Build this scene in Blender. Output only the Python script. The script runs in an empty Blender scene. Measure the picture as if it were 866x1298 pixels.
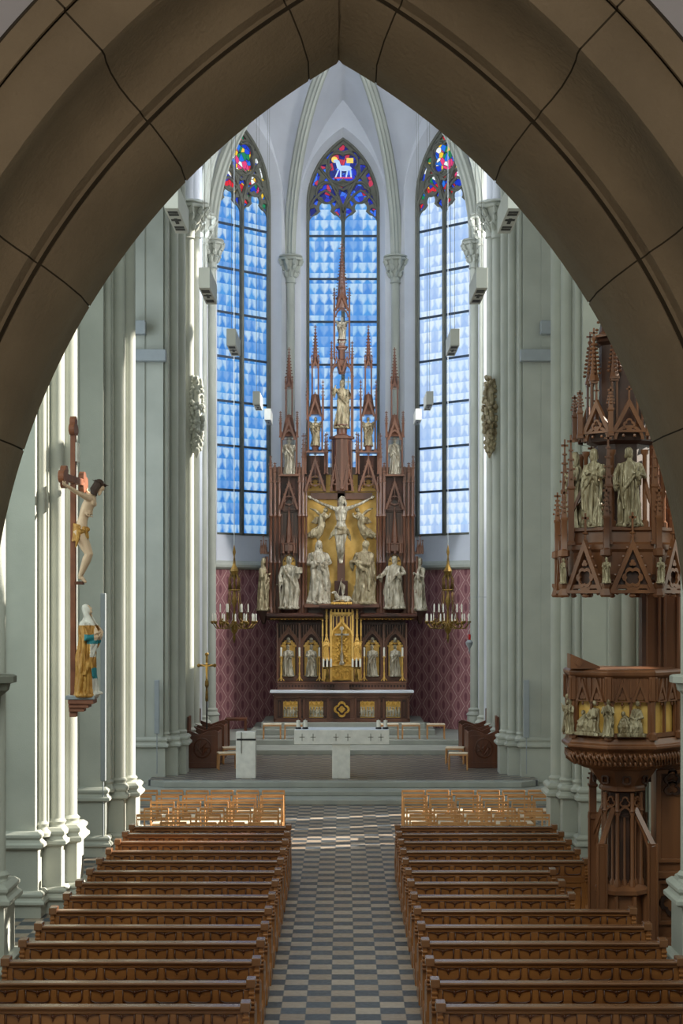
import bpy, bmesh, math, random
from mathutils import Vector, Matrix, noise
PI = math.pi
rnd = random.Random(7)
SC = bpy.context.scene
COL = SC.collection

# ------------------------------------------------------------------ camera
F, PX, PY, H = 2100.0, 435.0, 762.0, 5.0
cd = bpy.data.cameras.new('camera'); cam = bpy.data.objects.new('camera', cd); COL.objects.link(cam)
cam.location = (0, 0, H); cam.rotation_euler = (PI / 2, 0, 0)
cd.sensor_fit = 'VERTICAL'; cd.sensor_height = 36.0; cd.sensor_width = 24.0
cd.lens = F / 1298 * 36.0
cd.shift_x = -(PX - 433) / 1298.0; cd.shift_y = (PY - 649) / 1298.0
cd.clip_end = 300
SC.camera = cam

# ------------------------------------------------------------------ light
SC.view_settings.view_transform = 'Standard'; SC.view_settings.look = 'None'
SC.view_settings.gamma = 1.0; SC.view_settings.use_curve_mapping = False
SC.view_settings.exposure = 0.0
w = bpy.data.worlds.new('sky'); SC.world = w; w.use_nodes = True
w.node_tree.nodes['Background'].inputs[0].default_value = (0.74, 0.87, 1.0, 1)
w.node_tree.nodes['Background'].inputs[1].default_value = 0.85
sd = bpy.data.lights.new('sun', 'SUN'); sun = bpy.data.objects.new('sun', sd); COL.objects.link(sun)
sd.energy = 14.0; sd.angle = math.radians(0.6); sd.color = (1.0, 0.93, 0.80)
sun.location = (30, 50, 30)
sun.rotation_euler = Vector((-1.0, -0.33, -0.47)).to_track_quat('-Z', 'Y').to_euler()
def area(name, loc, direction, sx, sy, power, color):
    d = bpy.data.lights.new(name, 'AREA'); d.shape = 'RECTANGLE'; d.size = sx; d.size_y = sy
    d.energy = power; d.color = color
    o = bpy.data.objects.new(name, d); COL.objects.link(o); o.location = loc
    o.rotation_euler = Vector(direction).to_track_quat('-Z', 'Y').to_euler()
    return o
# daylight of the aisle windows; west, choir and loft lamps are added fill
area('west_nave_fill', (0, 8.5, 14.5), (0, 1, -0.25), 7, 9, 1500, (0.90, 1.0, 0.93))  # added fill above the arch for viewer-facing surfaces; the wall has no window
area('north_aisle_daylight', (-8.6, 24, 8), (1, 0.55, -0.12), 14, 8, 500, (0.84, 1.0, 0.95))
area('south_aisle_daylight', (8.6, 24, 8), (-1, 0.55, -0.12), 14, 8, 420, (0.95, 1.0, 0.88))
area('crossing_daylight', (-9.5, 38.5, 9), (1, 0.15, -0.25), 7, 9, 550, (0.80, 0.92, 1.0))
area('choir_south_fill', (6.6, 49.6, 13.0), (-1, 0.75, -0.30), 3, 9, 1900, (0.98, 0.97, 0.95))  # added lamp outside the choir opening, brightens the altar
area('choir_north_fill', (-6.6, 49.6, 13.0), (1, 0.75, -0.30), 3, 9, 1150, (0.84, 0.92, 1.0))  # added counterpart on the north side, also for the altar
area('choir_top_fill', (0, 45.8, 22.4), (0, 1, -0.95), 5, 1.5, 420, (0.80, 0.88, 1.0))  # added fill hidden behind the arch top, aimed down at the altar
area('loft_arch_fill', (0, -3.5, 5.2), (0, 1, 0.1), 3, 1.5, 165, (1.0, 0.86, 0.70))  # added unseen fill behind the viewer, warms the face of the arch

# ------------------------------------------------------------------ materials
def lin(c):
    return tuple(((v / 255) / 12.92 if v / 255 <= 0.04045 else ((v / 255 + 0.055) / 1.055) ** 2.4) for v in c)
def mat(name, rgb, rough=0.6, metal=0.0, var=0.12, scale=4.0, bump=0.0, bscale=30.0, rgb2=None, spec=0.5, stretch=None, coat=0):
    m = bpy.data.materials.new(name); m.use_nodes = True
    nt = m.node_tree; N = nt.nodes; L = nt.links
    b = N['Principled BSDF']; b.inputs['Roughness'].default_value = rough; b.inputs['Metallic'].default_value = metal
    b.inputs['Specular IOR Level'].default_value = spec
    if coat: b.inputs['Coat Weight'].default_value = coat; b.inputs['Coat Roughness'].default_value = 0.25
    tc = N.new('ShaderNodeTexCoord'); mp = N.new('ShaderNodeMapping'); L.new(tc.outputs['Object'], mp.inputs[0])
    if stretch: mp.inputs['Scale'].default_value = stretch
    nz = N.new('ShaderNodeTexNoise'); nz.inputs['Scale'].default_value = scale; nz.inputs['Detail'].default_value = 5
    L.new(mp.outputs[0], nz.inputs['Vector'])
    cr = N.new('ShaderNodeValToRGB')
    c = lin(rgb); c2 = lin(rgb2) if rgb2 else tuple(v * (1 - 2.2 * var) for v in c)
    c1 = c if rgb2 else tuple(min(1, v * (1 + var)) for v in c)
    cr.color_ramp.elements[0].position = 0.32; cr.color_ramp.elements[0].color = (*c2, 1)
    cr.color_ramp.elements[1].position = 0.68; cr.color_ramp.elements[1].color = (*c1, 1)
    L.new(nz.outputs[0], cr.inputs[0]); L.new(cr.outputs[0], b.inputs['Base Color'])
    if bump:
        n2 = N.new('ShaderNodeTexNoise'); n2.inputs['Scale'].default_value = bscale; n2.inputs['Detail'].default_value = 4
        L.new(mp.outputs[0], n2.inputs['Vector'])
        bp = N.new('ShaderNodeBump'); bp.inputs['Strength'].default_value = bump; bp.inputs['Distance'].default_value = 0.02
        L.new(n2.outputs[0], bp.inputs['Height']); L.new(bp.outputs[0], b.inputs['Normal'])
    return m
class NT:
    """small helper for maths in node trees"""
    def __init__(s, m): s.nt = m.node_tree; s.N = s.nt.nodes; s.L = s.nt.links
    def m(s, op, a, b=None, c=None):
        n = s.N.new('ShaderNodeMath'); n.operation = op
        for i, v in enumerate((a, b, c)):
            if v is None: continue
            if isinstance(v, (int, float)): n.inputs[i].default_value = v
            else: s.L.new(v, n.inputs[i])
        return n.outputs[0]
    def mix(s, f, a, b):
        n = s.N.new('ShaderNodeMix'); n.data_type = 'RGBA'
        for i, v in ((0, f), (6, a), (7, b)):
            if isinstance(v, (int, float)): n.inputs[i].default_value = v
            elif isinstance(v, tuple): n.inputs[i].default_value = (*v[:3], 1)
            else: s.L.new(v, n.inputs[i])
        return n.outputs[2]
    def xyz(s, kind='Object'):
        t = s.N.new('ShaderNodeTexCoord'); q = s.N.new('ShaderNodeSeparateXYZ'); s.L.new(t.outputs[kind], q.inputs[0])
        return q.outputs[0], q.outputs[1], q.outputs[2], t.outputs[kind]
    def comb(s, x, y, z=0.0):
        n = s.N.new('ShaderNodeCombineXYZ')
        for i, v in enumerate((x, y, z)):
            if isinstance(v, (int, float)): n.inputs[i].default_value = v
            else: s.L.new(v, n.inputs[i])
        return n.outputs[0]
    def white(s, vec):
        n = s.N.new('ShaderNodeTexWhiteNoise'); n.noise_dimensions = '3D'; s.L.new(vec, n.inputs['Vector']); return n.outputs[0], n.outputs[1]
    def noise(s, vec, scale, det=3):
        n = s.N.new('ShaderNodeTexNoise'); n.inputs['Scale'].default_value = scale; n.inputs['Detail'].default_value = det
        s.L.new(vec, n.inputs['Vector']); return n.outputs[0]

def tile_mat(name, size, off, dark, light, rough):
    m = mat(name, light, rough); t = NT(m); b = t.N['Principled BSDF']
    x, y, z, v = t.xyz()
    fx = t.m('ADD', t.m('DIVIDE', x, size), off); fy = t.m('DIVIDE', y, size)
    ix = t.m('FLOOR', fx); iy = t.m('FLOOR', fy)
    par = t.m('MODULO', t.m('ABSOLUTE', t.m('ADD', ix, iy)), 2.0)
    r, rc = t.white(t.comb(ix, iy)); n1 = t.noise(v, 14)
    d2 = t.mix(r, lin(dark), tuple(q * 0.62 for q in lin(dark)))
    l2 = t.mix(r, lin(light), tuple(q * p for q, p in zip(lin(light), (0.72, 0.66, 0.60))))
    c = t.mix(t.m('GREATER_THAN', par, 0.5), d2, l2)
    c = t.mix(t.m('MULTIPLY', n1, 0.35), c, (0.10, 0.09, 0.08))
    jx = t.m('LESS_THAN', t.m('ABSOLUTE', t.m('SUBTRACT', t.m('FRACT', fx), 0.5)), 0.485)
    jy = t.m('LESS_THAN', t.m('ABSOLUTE', t.m('SUBTRACT', t.m('FRACT', fy), 0.5)), 0.485)
    c = t.mix(t.m('MULTIPLY', jx, jy), (0.16, 0.15, 0.14), c)
    t.L.new(c, b.inputs['Base Color'])
    t.L.new(t.m('ADD', t.m('MULTIPLY', n1, 0.25), rough - 0.12), b.inputs['Roughness'])
    return m

def glass_blue(name, seed, white, strength):
    """painted antique glass: rows of pale bell shapes on blue, uv in metres"""
    m = bpy.data.materials.new(name); m.use_nodes = True; t = NT(m)
    b = t.N['Principled BSDF']; b.inputs['Roughness'].default_value = 0.25
    u, v_, _, vec = t.xyz('UV')
    cw, ch = 0.335, 0.37
    fx = t.m('DIVIDE', u, cw); fy = t.m('DIVIDE', v_, ch)
    ix = t.m('FLOOR', fx); iy = t.m('FLOOR', fy)
    r, rc = t.white(t.comb(ix, iy, seed)); r2, _c = t.white(t.comb(ix, iy, seed + 3.3))
    gx = t.m('FRACT', fx); gy = t.m('FRACT', fy)
    wob = t.m('MULTIPLY', t.m('SUBTRACT', t.noise(vec, 5.0), 0.5), 0.55)
    ax = t.m('ABSOLUTE', t.m('ADD', t.m('SUBTRACT', gx, 0.5), wob))
    # blue flare: wide at the foot of the cell, narrow above
    wd = t.m('ADD', t.m('MULTIPLY', t.m('POWER', t.m('SUBTRACT', 1.0, gy), 2.2), 0.50), t.m('MULTIPLY', r, 0.10))
    bl = t.m('SUBTRACT', wd, ax)
    bl = t.N.new('ShaderNodeMapRange'); s_ = t.m('SUBTRACT', wd, ax)
    t.L.new(s_, bl.inputs[0]); bl.inputs[1].default_value = -0.18; bl.inputs[2].default_value = 0.13
    big = t.noise(t.comb(t.m('MULTIPLY', ix, 0.42), t.m('MULTIPLY', iy, 0.30), seed), 1.3, 2)
    deep = t.mix(r2, lin((10, 122, 214)), lin((62, 156, 232)))
    pale = t.mix(t.m('MULTIPLY', big, 1.1), lin((232, 247, 255)), lin((126, 194, 242)))
    pale = t.mix(white, pale, lin((245, 250, 255)))
    deep = t.mix(white * 0.75, deep, lin((170, 208, 246)))
    c = t.mix(bl.outputs[0], pale, deep)
    c = t.mix(t.m('MULTIPLY', t.m('GREATER_THAN', t.m('ADD', r, big), 1.18), 0.65), c, lin((64, 140, 224)))
    streak = t.noise(t.comb(t.m('MULTIPLY', u, 3.0), v_, seed), 3.0, 5)
    c = t.mix(t.m('MULTIPLY', t.m('SUBTRACT', streak, 0.35), 0.55), c, lin((52, 120, 205)))
    c = t.mix(white, c, lin((240, 250, 255)))
    t.L.new(c, b.inputs['Emission Color']); b.inputs['Specular IOR Level'].default_value = 0.08; b.inputs['Base Color'].default_value = (0.02, 0.03, 0.05, 1)
    b.inputs['Emission Strength'].default_value = strength
    return m
def glass_colour(name, cols, strength, scale=6.0, dark=0.10):
    m = bpy.data.materials.new(name); m.use_nodes = True; t = NT(m)
    b = t.N['Principled BSDF']; b.inputs['Roughness'].default_value = 0.3
    u, v_, _, vec = t.xyz('UV')
    vo = t.N.new('ShaderNodeTexVoronoi'); vo.inputs['Scale'].default_value = scale; t.L.new(vec, vo.inputs['Vector'])
    ve = t.N.new('ShaderNodeTexVoronoi'); ve.inputs['Scale'].default_value = scale; ve.feature = 'DISTANCE_TO_EDGE'; t.L.new(vec, ve.inputs['Vector'])
    sp = t.N.new('ShaderNodeSeparateXYZ'); t.L.new(vo.outputs['Color'], sp.inputs[0])
    cr = t.N.new('ShaderNodeValToRGB'); cr.color_ramp.interpolation = 'CONSTANT'
    el = cr.color_ramp.elements
    while len(el) < len(cols): el.new(0.5)
    for i, c in enumerate(cols): el[i].position = i / len(cols); el[i].color = (*lin(c), 1)
    t.L.new(sp.outputs[0], cr.inputs[0])
    c = t.mix(t.m('LESS_THAN', ve.outputs['Distance'], dark), cr.outputs[0], (0.005, 0.006, 0.012))
    t.L.new(c, b.inputs['Emission Color']); b.inputs['Specular IOR Level'].default_value = 0.08; b.inputs['Base Color'].default_value = (0.02, 0.03, 0.05, 1); b.inputs['Emission Strength'].default_value = strength
    return m
def emis(name, rgb, s):
    m = mat(name, rgb, 0.4); b = m.node_tree.nodes['Principled BSDF']
    b.inputs['Emission Color'].default_value = (*lin(rgb), 1); b.inputs['Emission Strength'].default_value = s; return m

def folds(m, strength=1.0, dist=0.05, sx=9.0, sz=1.6):
    '''carved drapery: long shallow grooves as relief'''
    t = NT(m); b = t.N['Principled BSDF']
    tc = t.N.new('ShaderNodeTexCoord'); mp = t.N.new('ShaderNodeMapping'); mp.inputs['Scale'].default_value = (sx, sx, sz); t.L.new(tc.outputs['Object'], mp.inputs[0])
    n = t.N.new('ShaderNodeTexNoise'); n.inputs['Scale'].default_value = 1.0; n.inputs['Detail'].default_value = 2; n.inputs['Distortion'].default_value = 0.8; t.L.new(mp.outputs[0], n.inputs['Vector'])
    bp = t.N.new('ShaderNodeBump'); bp.inputs['Strength'].default_value = strength; bp.inputs['Distance'].default_value = dist
    t.L.new(n.outputs[0], bp.inputs['Height']); t.L.new(bp.outputs[0], b.inputs['Normal'])
M = {}
M['stone'] = mat('sandstone_grey_green', (176, 178, 168), 0.75, var=0.05, scale=1.2, bump=0.15, bscale=60)
M['plaster'] = mat('pale_plaster', (204, 206, 213), 0.8, var=0.03, scale=1.0)
M['archstone'] = mat('sandstone_ochre', (156, 142, 118), 0.85, var=0.07, scale=3.0, bump=0.35, bscale=45)
M['mortar'] = mat('mortar_dark', (70, 62, 48), 0.95)
M['step'] = mat('step_stone', (158, 160, 152), 0.55, var=0.06, scale=2.0)
M['tiles'] = tile_mat('nave_tiles', 0.304, 0.5, (80, 90, 100), (190, 172, 154), 0.36)
M['choirtiles'] = tile_mat('choir_tiles', 0.25, 0.5, (70, 76, 84), (160, 148, 134), 0.34)
M['wood'] = mat('walnut_brown', (118, 62, 32), 0.42, var=0.2, scale=3.0, rgb2=(70, 34, 18), stretch=(1, 1, 0.15), bump=0.1, bscale=30)
M['altarwood'] = mat('altar_oak', (124, 82, 62), 0.34, rgb2=(74, 44, 34), scale=1.5, stretch=(1, 1, 0.2))
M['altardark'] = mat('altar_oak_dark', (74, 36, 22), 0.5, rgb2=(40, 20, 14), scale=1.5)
M['pulpitwood'] = mat('pulpit_oak', (138, 90, 58), 0.34, rgb2=(86, 52, 34), scale=2.0, stretch=(1, 1, 0.15))
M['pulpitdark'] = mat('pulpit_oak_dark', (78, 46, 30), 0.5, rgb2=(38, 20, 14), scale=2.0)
M['pewwood'] = mat('pew_oak', (164, 106, 54), 0.36, rgb2=(116, 70, 34), scale=2.2, stretch=(0.3, 1, 1), bump=0.08, bscale=40, coat=0.15)
M['pewdark'] = mat('pew_carving', (92, 46, 20), 0.4, rgb2=(58, 28, 12), scale=2.2, stretch=(0.3, 1, 1))
M['pewtop'] = mat('pew_cap_rail', (142, 98, 64), 0.26, rgb2=(104, 66, 42), scale=2.0, stretch=(0.3, 1, 1), coat=0.4)
M['chairwood'] = mat('beech', (214, 160, 104), 0.4, rgb2=(190, 134, 82), scale=4)
M['chairseat'] = mat('seat_weave', (232, 214, 188), 0.7, var=0.06)
M['gold'] = mat('gilded_relief', (222, 176, 82), 0.42, metal=0.35, rgb2=(176, 128, 48), scale=14, bump=0.4, bscale=50)
M['goldflat'] = mat('gold_ground', (234, 192, 108), 0.5, metal=0.1, rgb2=(216, 168, 80), scale=5)
M['silver'] = mat('figure_silver', (214, 206, 188), 0.42, metal=0.1, rgb2=(132, 118, 94), scale=7, stretch=(1, 1, .4))
M['bronze'] = mat('figure_gilt_limewood', (192, 178, 146), 0.40, metal=0.1, rgb2=(116, 98, 68), scale=7, stretch=(1, 1, .4))
M['marble'] = mat('white_limestone', (232, 229, 220), 0.5, var=0.05, scale=6)
M['cloth'] = mat('white_linen', (225, 230, 240), 0.8, var=0.02)
M['brass'] = mat('old_brass', (150, 118, 56), 0.38, metal=0.7, rgb2=(92, 72, 36), scale=8)
M['candle'] = mat('candle_wax', (236, 232, 220), 0.5, var=0.02)
M['greymetal'] = mat('grey_enamel', (150, 156, 160), 0.45, var=0.03)
M['whitebox'] = mat('white_enamel', (205, 205, 200), 0.45, var=0.02)
M['black'] = mat('black_iron', (22, 22, 24), 0.5)
M['skin'] = mat('painted_skin', (222, 190, 158), 0.5, var=0.04)
M['hair'] = mat('painted_hair', (60, 38, 26), 0.6)
M['goldrobe'] = mat('painted_gold_robe', (200, 150, 72), 0.45, metal=0.2, rgb2=(166, 114, 48), scale=8)
M['veil'] = mat('painted_white_veil', (214, 208, 198), 0.6)
M['teal'] = mat('painted_teal_lining', (40, 130, 140), 0.5)
M['red'] = mat('ruby_glass', (200, 20, 24), 0.2)
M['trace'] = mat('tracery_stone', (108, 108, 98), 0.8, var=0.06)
M['bar'] = mat('window_saddle_bar', (52, 66, 84), 0.6)
M['glass0'] = glass_blue('blue_glass_middle', 1.0, 0.04, 0.95)
M['glassL'] = glass_blue('blue_glass_north', 5.0, 0.03, 0.90)
M['glassR'] = glass_blue('blue_glass_south', 9.0, 0.36, 1.05)
M['cg0'] = glass_colour('leaded_blue_glass', [(20, 30, 190), (10, 16, 110), (40, 90, 230), (24, 40, 200), (190, 40, 70), (14, 20, 120), (50, 110, 235)], 1.0, 5.0, 0.03)
M['cg1'] = glass_colour('leaded_bright_glass', [(220, 30, 40), (240, 200, 40), (30, 70, 215), (20, 130, 80), (225, 60, 120), (20, 50, 190), (235, 240, 240), (200, 24, 30), (30, 110, 220)], 1.05, 5.5, 0.03)
folds(M['silver'], 1.0, 0.16); folds(M['bronze'], 1.0, 0.16); folds(M['goldrobe'], 1.0, 0.12)
def damask():
    m = mat('damask_wall_paint', (160, 104, 104), 0.85); t = NT(m); b = t.N['Principled BSDF']
    u, v_, _, vec = t.xyz('UV')
    cw, ch = 0.66, 0.60
    def cell(ox, oy):
        x = t.m('SUBTRACT', t.m('FRACT', t.m('ADD', t.m('DIVIDE', u, cw), ox)), 0.5)
        y = t.m('SUBTRACT', t.m('FRACT', t.m('ADD', t.m('DIVIDE', v_, ch), oy)), 0.5)
        ex = t.m('POWER', t.m('MULTIPLY', t.m('ABSOLUTE', x), 2.0), 1.25); ey = t.m('POWER', t.m('MULTIPLY', t.m('ABSOLUTE', y), 1.75), 2.6)
        return t.m('ADD', ex, ey)
    e1 = cell(0, 0); e2 = cell(0.5, 0.5)
    df = t.m('ABSOLUTE', t.m('SUBTRACT', e1, e2)); e = t.m('MINIMUM', e1, e2)
    line = t.m('LESS_THAN', df, 0.085)
    line2 = t.m('LESS_THAN', t.m('ABSOLUTE', t.m('SUBTRACT', e, 0.24)), 0.035)
    core = t.m('LESS_THAN', t.m('ADD', e, t.m('MULTIPLY', t.noise(vec, 16.0), 0.12)), 0.17)
    c = t.mix(line, lin((154, 104, 108)), lin((208, 174, 166)))
    c = t.mix(t.m('MULTIPLY', line2, 0.6), c, lin((176, 134, 130)))
    c = t.mix(core, c, lin((122, 74, 82)))
    t.L.new(c, b.inputs['Base Color']); return m
M['damask'] = damask()

# ------------------------------------------------------------------ mesh helpers
class MB:
    def __init__(s): s.bm = bmesh.new()
    def box(s, x0, x1, y0, y1, z0, z1, mtx=None, taper=1.0):
        r = bmesh.ops.create_cube(s.bm, size=1.0)['verts']
        cx, cy, cz = (x0 + x1) / 2, (y0 + y1) / 2, (z0 + z1) / 2
        for v in r:
            k = taper if v.co.z > 0 else 1.0
            v.co = Vector((cx + v.co.x * (x1 - x0) * k, cy + v.co.y * (y1 - y0) * k, cz + v.co.z * (z1 - z0)))
            if mtx is not None: v.co = mtx @ v.co
        return s
    def ring(s, pts): return [s.bm.verts.new(p) for p in pts]
    def loft(s, rings, cap=True, closed=True):
        R = [s.ring(r) for r in rings]; n = len(R[0])
        for a, b in zip(R, R[1:]):
            for i in range(n if closed else n - 1):
                j = (i + 1) % n
                try: s.bm.faces.new((a[i], a[j], b[j], b[i]))
                except ValueError: pass
        if cap and closed:
            s.bm.faces.new(list(reversed(R[0]))); s.bm.faces.new(R[-1])
        return s
    def lathe(s, prof, cx=0, cy=0, z0=0, n=16, rot=0.0, sx=1.0, sy=1.0, lobes=0, amp=0.0):
        rings = []
        for r, z in prof:
            r = max(r, 0.0005)
            rings.append([(cx + sx * r * (1 + amp * math.cos(lobes * (2 * PI * i / n))) * math.cos(rot + 2 * PI * i / n), cy + sy * r * (1 + amp * math.cos(lobes * (2 * PI * i / n))) * math.sin(rot + 2 * PI * i / n), z0 + z) for i in range(n)])
        return s.loft(rings)
    def tube(s, pts, rads, n=8):
        pts = [Vector(p) for p in pts]
        if isinstance(rads, (int, float)): rads = [rads] * len(pts)
        rings = []; up = None
        for i, p in enumerate(pts):
            d = (pts[min(i + 1, len(pts) - 1)] - pts[max(i - 1, 0)]).normalized()
            if up is None: up = Vector((0, 0, 1)) if abs(d.z) < 0.9 else Vector((0, 1, 0))
            a = d.cross(up).normalized(); b = a.cross(d).normalized(); up = b
            rings.append([p + (a * math.cos(2 * PI * k / n) + b * math.sin(2 * PI * k / n)) * rads[i] for k in range(n)])
        return s.loft(rings)
    def ball(s, c, r, n=10, m=7, mtx=None):
        if isinstance(r, (int, float)): r = (r, r, r)
        rings = []
        for j in range(m + 1):
            ph = -PI / 2 + PI * j / m; cr = max(math.cos(ph), 0.02)
            rings.append([Vector((r[0] * cr * math.cos(2 * PI * i / n), r[1] * cr * math.sin(2 * PI * i / n), r[2] * math.sin(ph))) for i in range(n)])
        c = Vector(c)
        rings = [[(mtx @ p if mtx is not None else p) + c for p in q] for q in rings]
        return s.loft(rings)
    def prism(s, poly, y0, y1, frame=None):
        """poly in (x,z), extruded from y0 to y1; frame maps (x,y,z)"""
        f = frame or (lambda x, y, z: (x, y, z))
        a = [f(x, y0, z) for x, z in poly]; b = [f(x, y1, z) for x, z in poly]
        return s.loft([a, b])
    def plate(s, outer, holes, y0, y1, frame=None):
        f = frame or (lambda x, y, z: (x, y, z))
        tb = bmesh.new(); es = []
        for lp in [outer] + list(holes):
            vs = [tb.verts.new((x, 0, z)) for x, z in lp]
            es += [tb.edges.new((vs[i], vs[(i + 1) % len(vs)])) for i in range(len(vs))]
        bmesh.ops.triangle_fill(tb, use_beauty=True, use_dissolve=False, edges=es, normal=(0, -1, 0))
        tb.verts.index_update()
        V0 = [s.bm.verts.new(f(v.co.x, y0, v.co.z)) for v in tb.verts]
        V1 = [s.bm.verts.new(f(v.co.x, y1, v.co.z)) for v in tb.verts]
        for fc in tb.faces:
            ids = [v.index for v in fc.verts]
            s.bm.faces.new([V0[i] for i in ids]); s.bm.faces.new([V1[i] for i in reversed(ids)])
        for e in tb.edges:
            if len(e.link_faces) == 1:
                i, j = e.verts[0].index, e.verts[1].index
                s.bm.faces.new((V0[i], V0[j], V1[j], V1[i]))
        tb.free(); return s
    def build(s, name, m, parent=None, smooth=False, world=True, uv=None, bevel=0):
        if parent is not None and world and parent.get('_org') is not None:
            o_ = Vector(parent['_org']); bmesh.ops.translate(s.bm, verts=s.bm.verts, vec=-o_)
        bmesh.ops.recalc_face_normals(s.bm, faces=s.bm.faces)
        me = bpy.data.meshes.new(name)
        if smooth:
            for f_ in s.bm.faces: f_.smooth = True
        if smooth == 'auto':
            for e in s.bm.edges:
                if len(e.link_faces) == 2 and e.calc_face_angle(0) > math.radians(38): e.smooth = False
        if uv:
            l = s.bm.loops.layers.uv.new('uv')
            for f_ in s.bm.faces:
                for lp in f_.loops: lp[l].uv = uv(lp.vert.co)
        s.bm.to_mesh(me); s.bm.free()
        if m is not None: me.materials.append(m)
        o = bpy.data.objects.new(name, me); COL.objects.link(o)
        if parent is not None:
            o.parent = parent
            if parent.get('_org') is not None: o['_org'] = list(parent['_org'])
        if bevel:
            md = o.modifiers.new('bevel', 'BEVEL'); md.width = bevel; md.segments = 2; md.limit_method = 'ANGLE'
        return o
def thing(name, label, cat, loc=(0, 0, 0), group=None, rotz=0):
    o = bpy.data.objects.new(name, None); COL.objects.link(o); o.location = loc; o.rotation_euler = (0, 0, rotz)
    o['label'] = label; o['category'] = cat; o['_org'] = list(loc)
    if group: o['group'] = group
    o.empty_display_size = 0.2
    return o
def tag(o, label, cat, group=None, kind=None):
    o['label'] = label; o['category'] = cat
    if group: o['group'] = group
    if kind: o['kind'] = kind
    return o
def struct(o, label=None):
    o['kind'] = 'structure'
    if label: o['label'] = label
    return o
def dup(root, loc, rotz=0, label=None, group=None):
    r = root.copy(); COL.objects.link(r); r.location = loc; r.rotation_euler = (0, 0, rotz)
    if label: r['label'] = label
    if group: r['group'] = group
    for ch in list(root.children):
        c = ch.copy(); COL.objects.link(c); c.parent = r
        for g in list(ch.children):
            d = g.copy(); COL.objects.link(d); d.parent = c
    return r
def bake_remesh(o, voxel, smooth=2):
    md = o.modifiers.new('r', 'REMESH'); md.mode = 'VOXEL'; md.voxel_size = voxel; md.use_smooth_shade = True
    if smooth:
        sm = o.modifiers.new('s', 'SMOOTH'); sm.iterations = smooth; sm.factor = 0.5
    dg = bpy.context.evaluated_depsgraph_get()
    me = bpy.data.meshes.new_from_object(o.evaluated_get(dg)); me.name = o.name
    o.modifiers.clear(); o.data = me; return o
def parch(w, zs, rise, n=14, x0=0.0, zb=None):
    """pointed arch outline (x,z), from lower left over the apex to lower right; zb = foot of the jambs"""
    h = w / 2; R = (rise * rise + h * h) / (2 * h)
    cxr = -h + R; pts = []
    amax = math.atan2(rise, R - h)
    for i in range(n + 1):
        a = amax * i / n; pts.append((x0 + cxr - R * math.cos(a), zs + R * math.sin(a)))
    for i in range(n - 1, -1, -1):
        a = amax * i / n; pts.append((x0 - cxr + R * math.cos(a), zs + R * math.sin(a)))
    if zb is not None: pts = [(x0 - h, zb)] + pts + [(x0 + h, zb)]
    return pts
def foil(cx, cz, R, n=4, rot=0.0, seg=10, k=0.62):
    """n-foil outline: lobes of radius rl whose centres lie at R-rl"""
    rl = R * (math.sin(PI / n) / (1 + math.sin(PI / n))) * (1.22 if n > 3 else 1.12); dc = R - rl
    half = None
    # angle at which a lobe meets its neighbour
    s_ = dc * math.sin(PI / n)
    t_ = math.sqrt(max(rl * rl - s_ * s_, 0)); rho = dc * math.cos(PI / n) + t_
    p = (rho * math.cos(PI / n), rho * math.sin(PI / n)); a1 = math.atan2(p[1], p[0] - dc)
    out = []
    for j in range(n):
        b = rot + 2 * PI * j / n
        for i in range(seg):
            a = -a1 + 2 * a1 * i / seg
            x, z = dc + rl * math.cos(a), rl * math.sin(a)
            out.append((cx + x * math.cos(b) - z * math.sin(b), cz + x * math.sin(b) + z * math.cos(b)))
    return out
def inset(poly, k, c=None):
    cx = sum(p[0] for p in poly) / len(poly); cz = sum(p[1] for p in poly) / len(poly)
    if c: cx, cz = c
    return [(cx + (x - cx) * k, cz + (z - cz) * k) for x, z in poly]

# ================================================================== the building
b = MB(); b.box(-11, 11, 6.9, 46, -0.3, 0.0); struct(b.build('floor', M['tiles']))
# three broad steps up to the choir
for i, (y0, z0, z1, hw) in enumerate(((40.6, 0.0, 0.13, 6.0), (41.4, 0.13, 0.25, 6.0), (42.15, 0.25, 0.40, 5.05))):
    b = MB()
    if i < 2: b.box(-hw, hw, y0, 60, z0, z1)
    else:
        b.plate([(-hw, y0 + 0.5), (-hw + 0.5, y0), (hw - 0.5, y0), (hw, y0 + 0.5), (hw, 43.1), (-hw, 43.1)], [], z0, z1, lambda x, y, z: (x, z, y))
    o = struct(b.build('trim_%d' % (i + 1), M['step'], bevel=0.02))
b = MB(); b.box(-5.0, 5.0, 42.55, 60, 0.26, 0.403); struct(b.build('floor_choir', M['choirtiles']))
b = MB(); b.box(-4.6, 4.6, 49.5, 60, 0.403, 0.55); struct(b.build('trim_4', M['step'], bevel=0.015))
b = MB(); b.box(-4.6, 4.6, 51.3, 60, 0.55, 0.70); struct(b.build('trim_5', M['step'], bevel=0.015))
b = MB(); b.box(-2.95, 2.95, 53.1, 58, 0.70, 0.88); b.box(-2.65, 2.65, 53.6, 58, 0.88, 1.06); struct(b.build('trim_6', M['step'], bevel=0.015))

# ---- organ loft round the viewer: floor, parapet, side walls, ceiling
b = MB(); b.box(-4, 4, -5, 7.3, 2.0, 2.2); b.box(-4, 4, 6.6, 7.1, 2.2, 3.0); struct(b.build('floor_loft', M['archstone']))
b = MB(); b.box(-4.2, -4, -5, 7.0, 2, 9.4); struct(b.build('wall_loft_left', M['plaster']))
b = MB(); b.box(4, 4.2, -5, 7.0, 2, 9.4); struct(b.build('wall_loft_right', M['plaster']))
b = MB(); b.box(-4.2, 4.2, -5.2, -5, 2, 9.4); struct(b.build('wall_loft_back', M['plaster']))
b = MB(); b.box(-4.2, 4.2, -5.2, 7.0, 9.4, 9.6); struct(b.build('ceiling_loft', M['plaster']))

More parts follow.
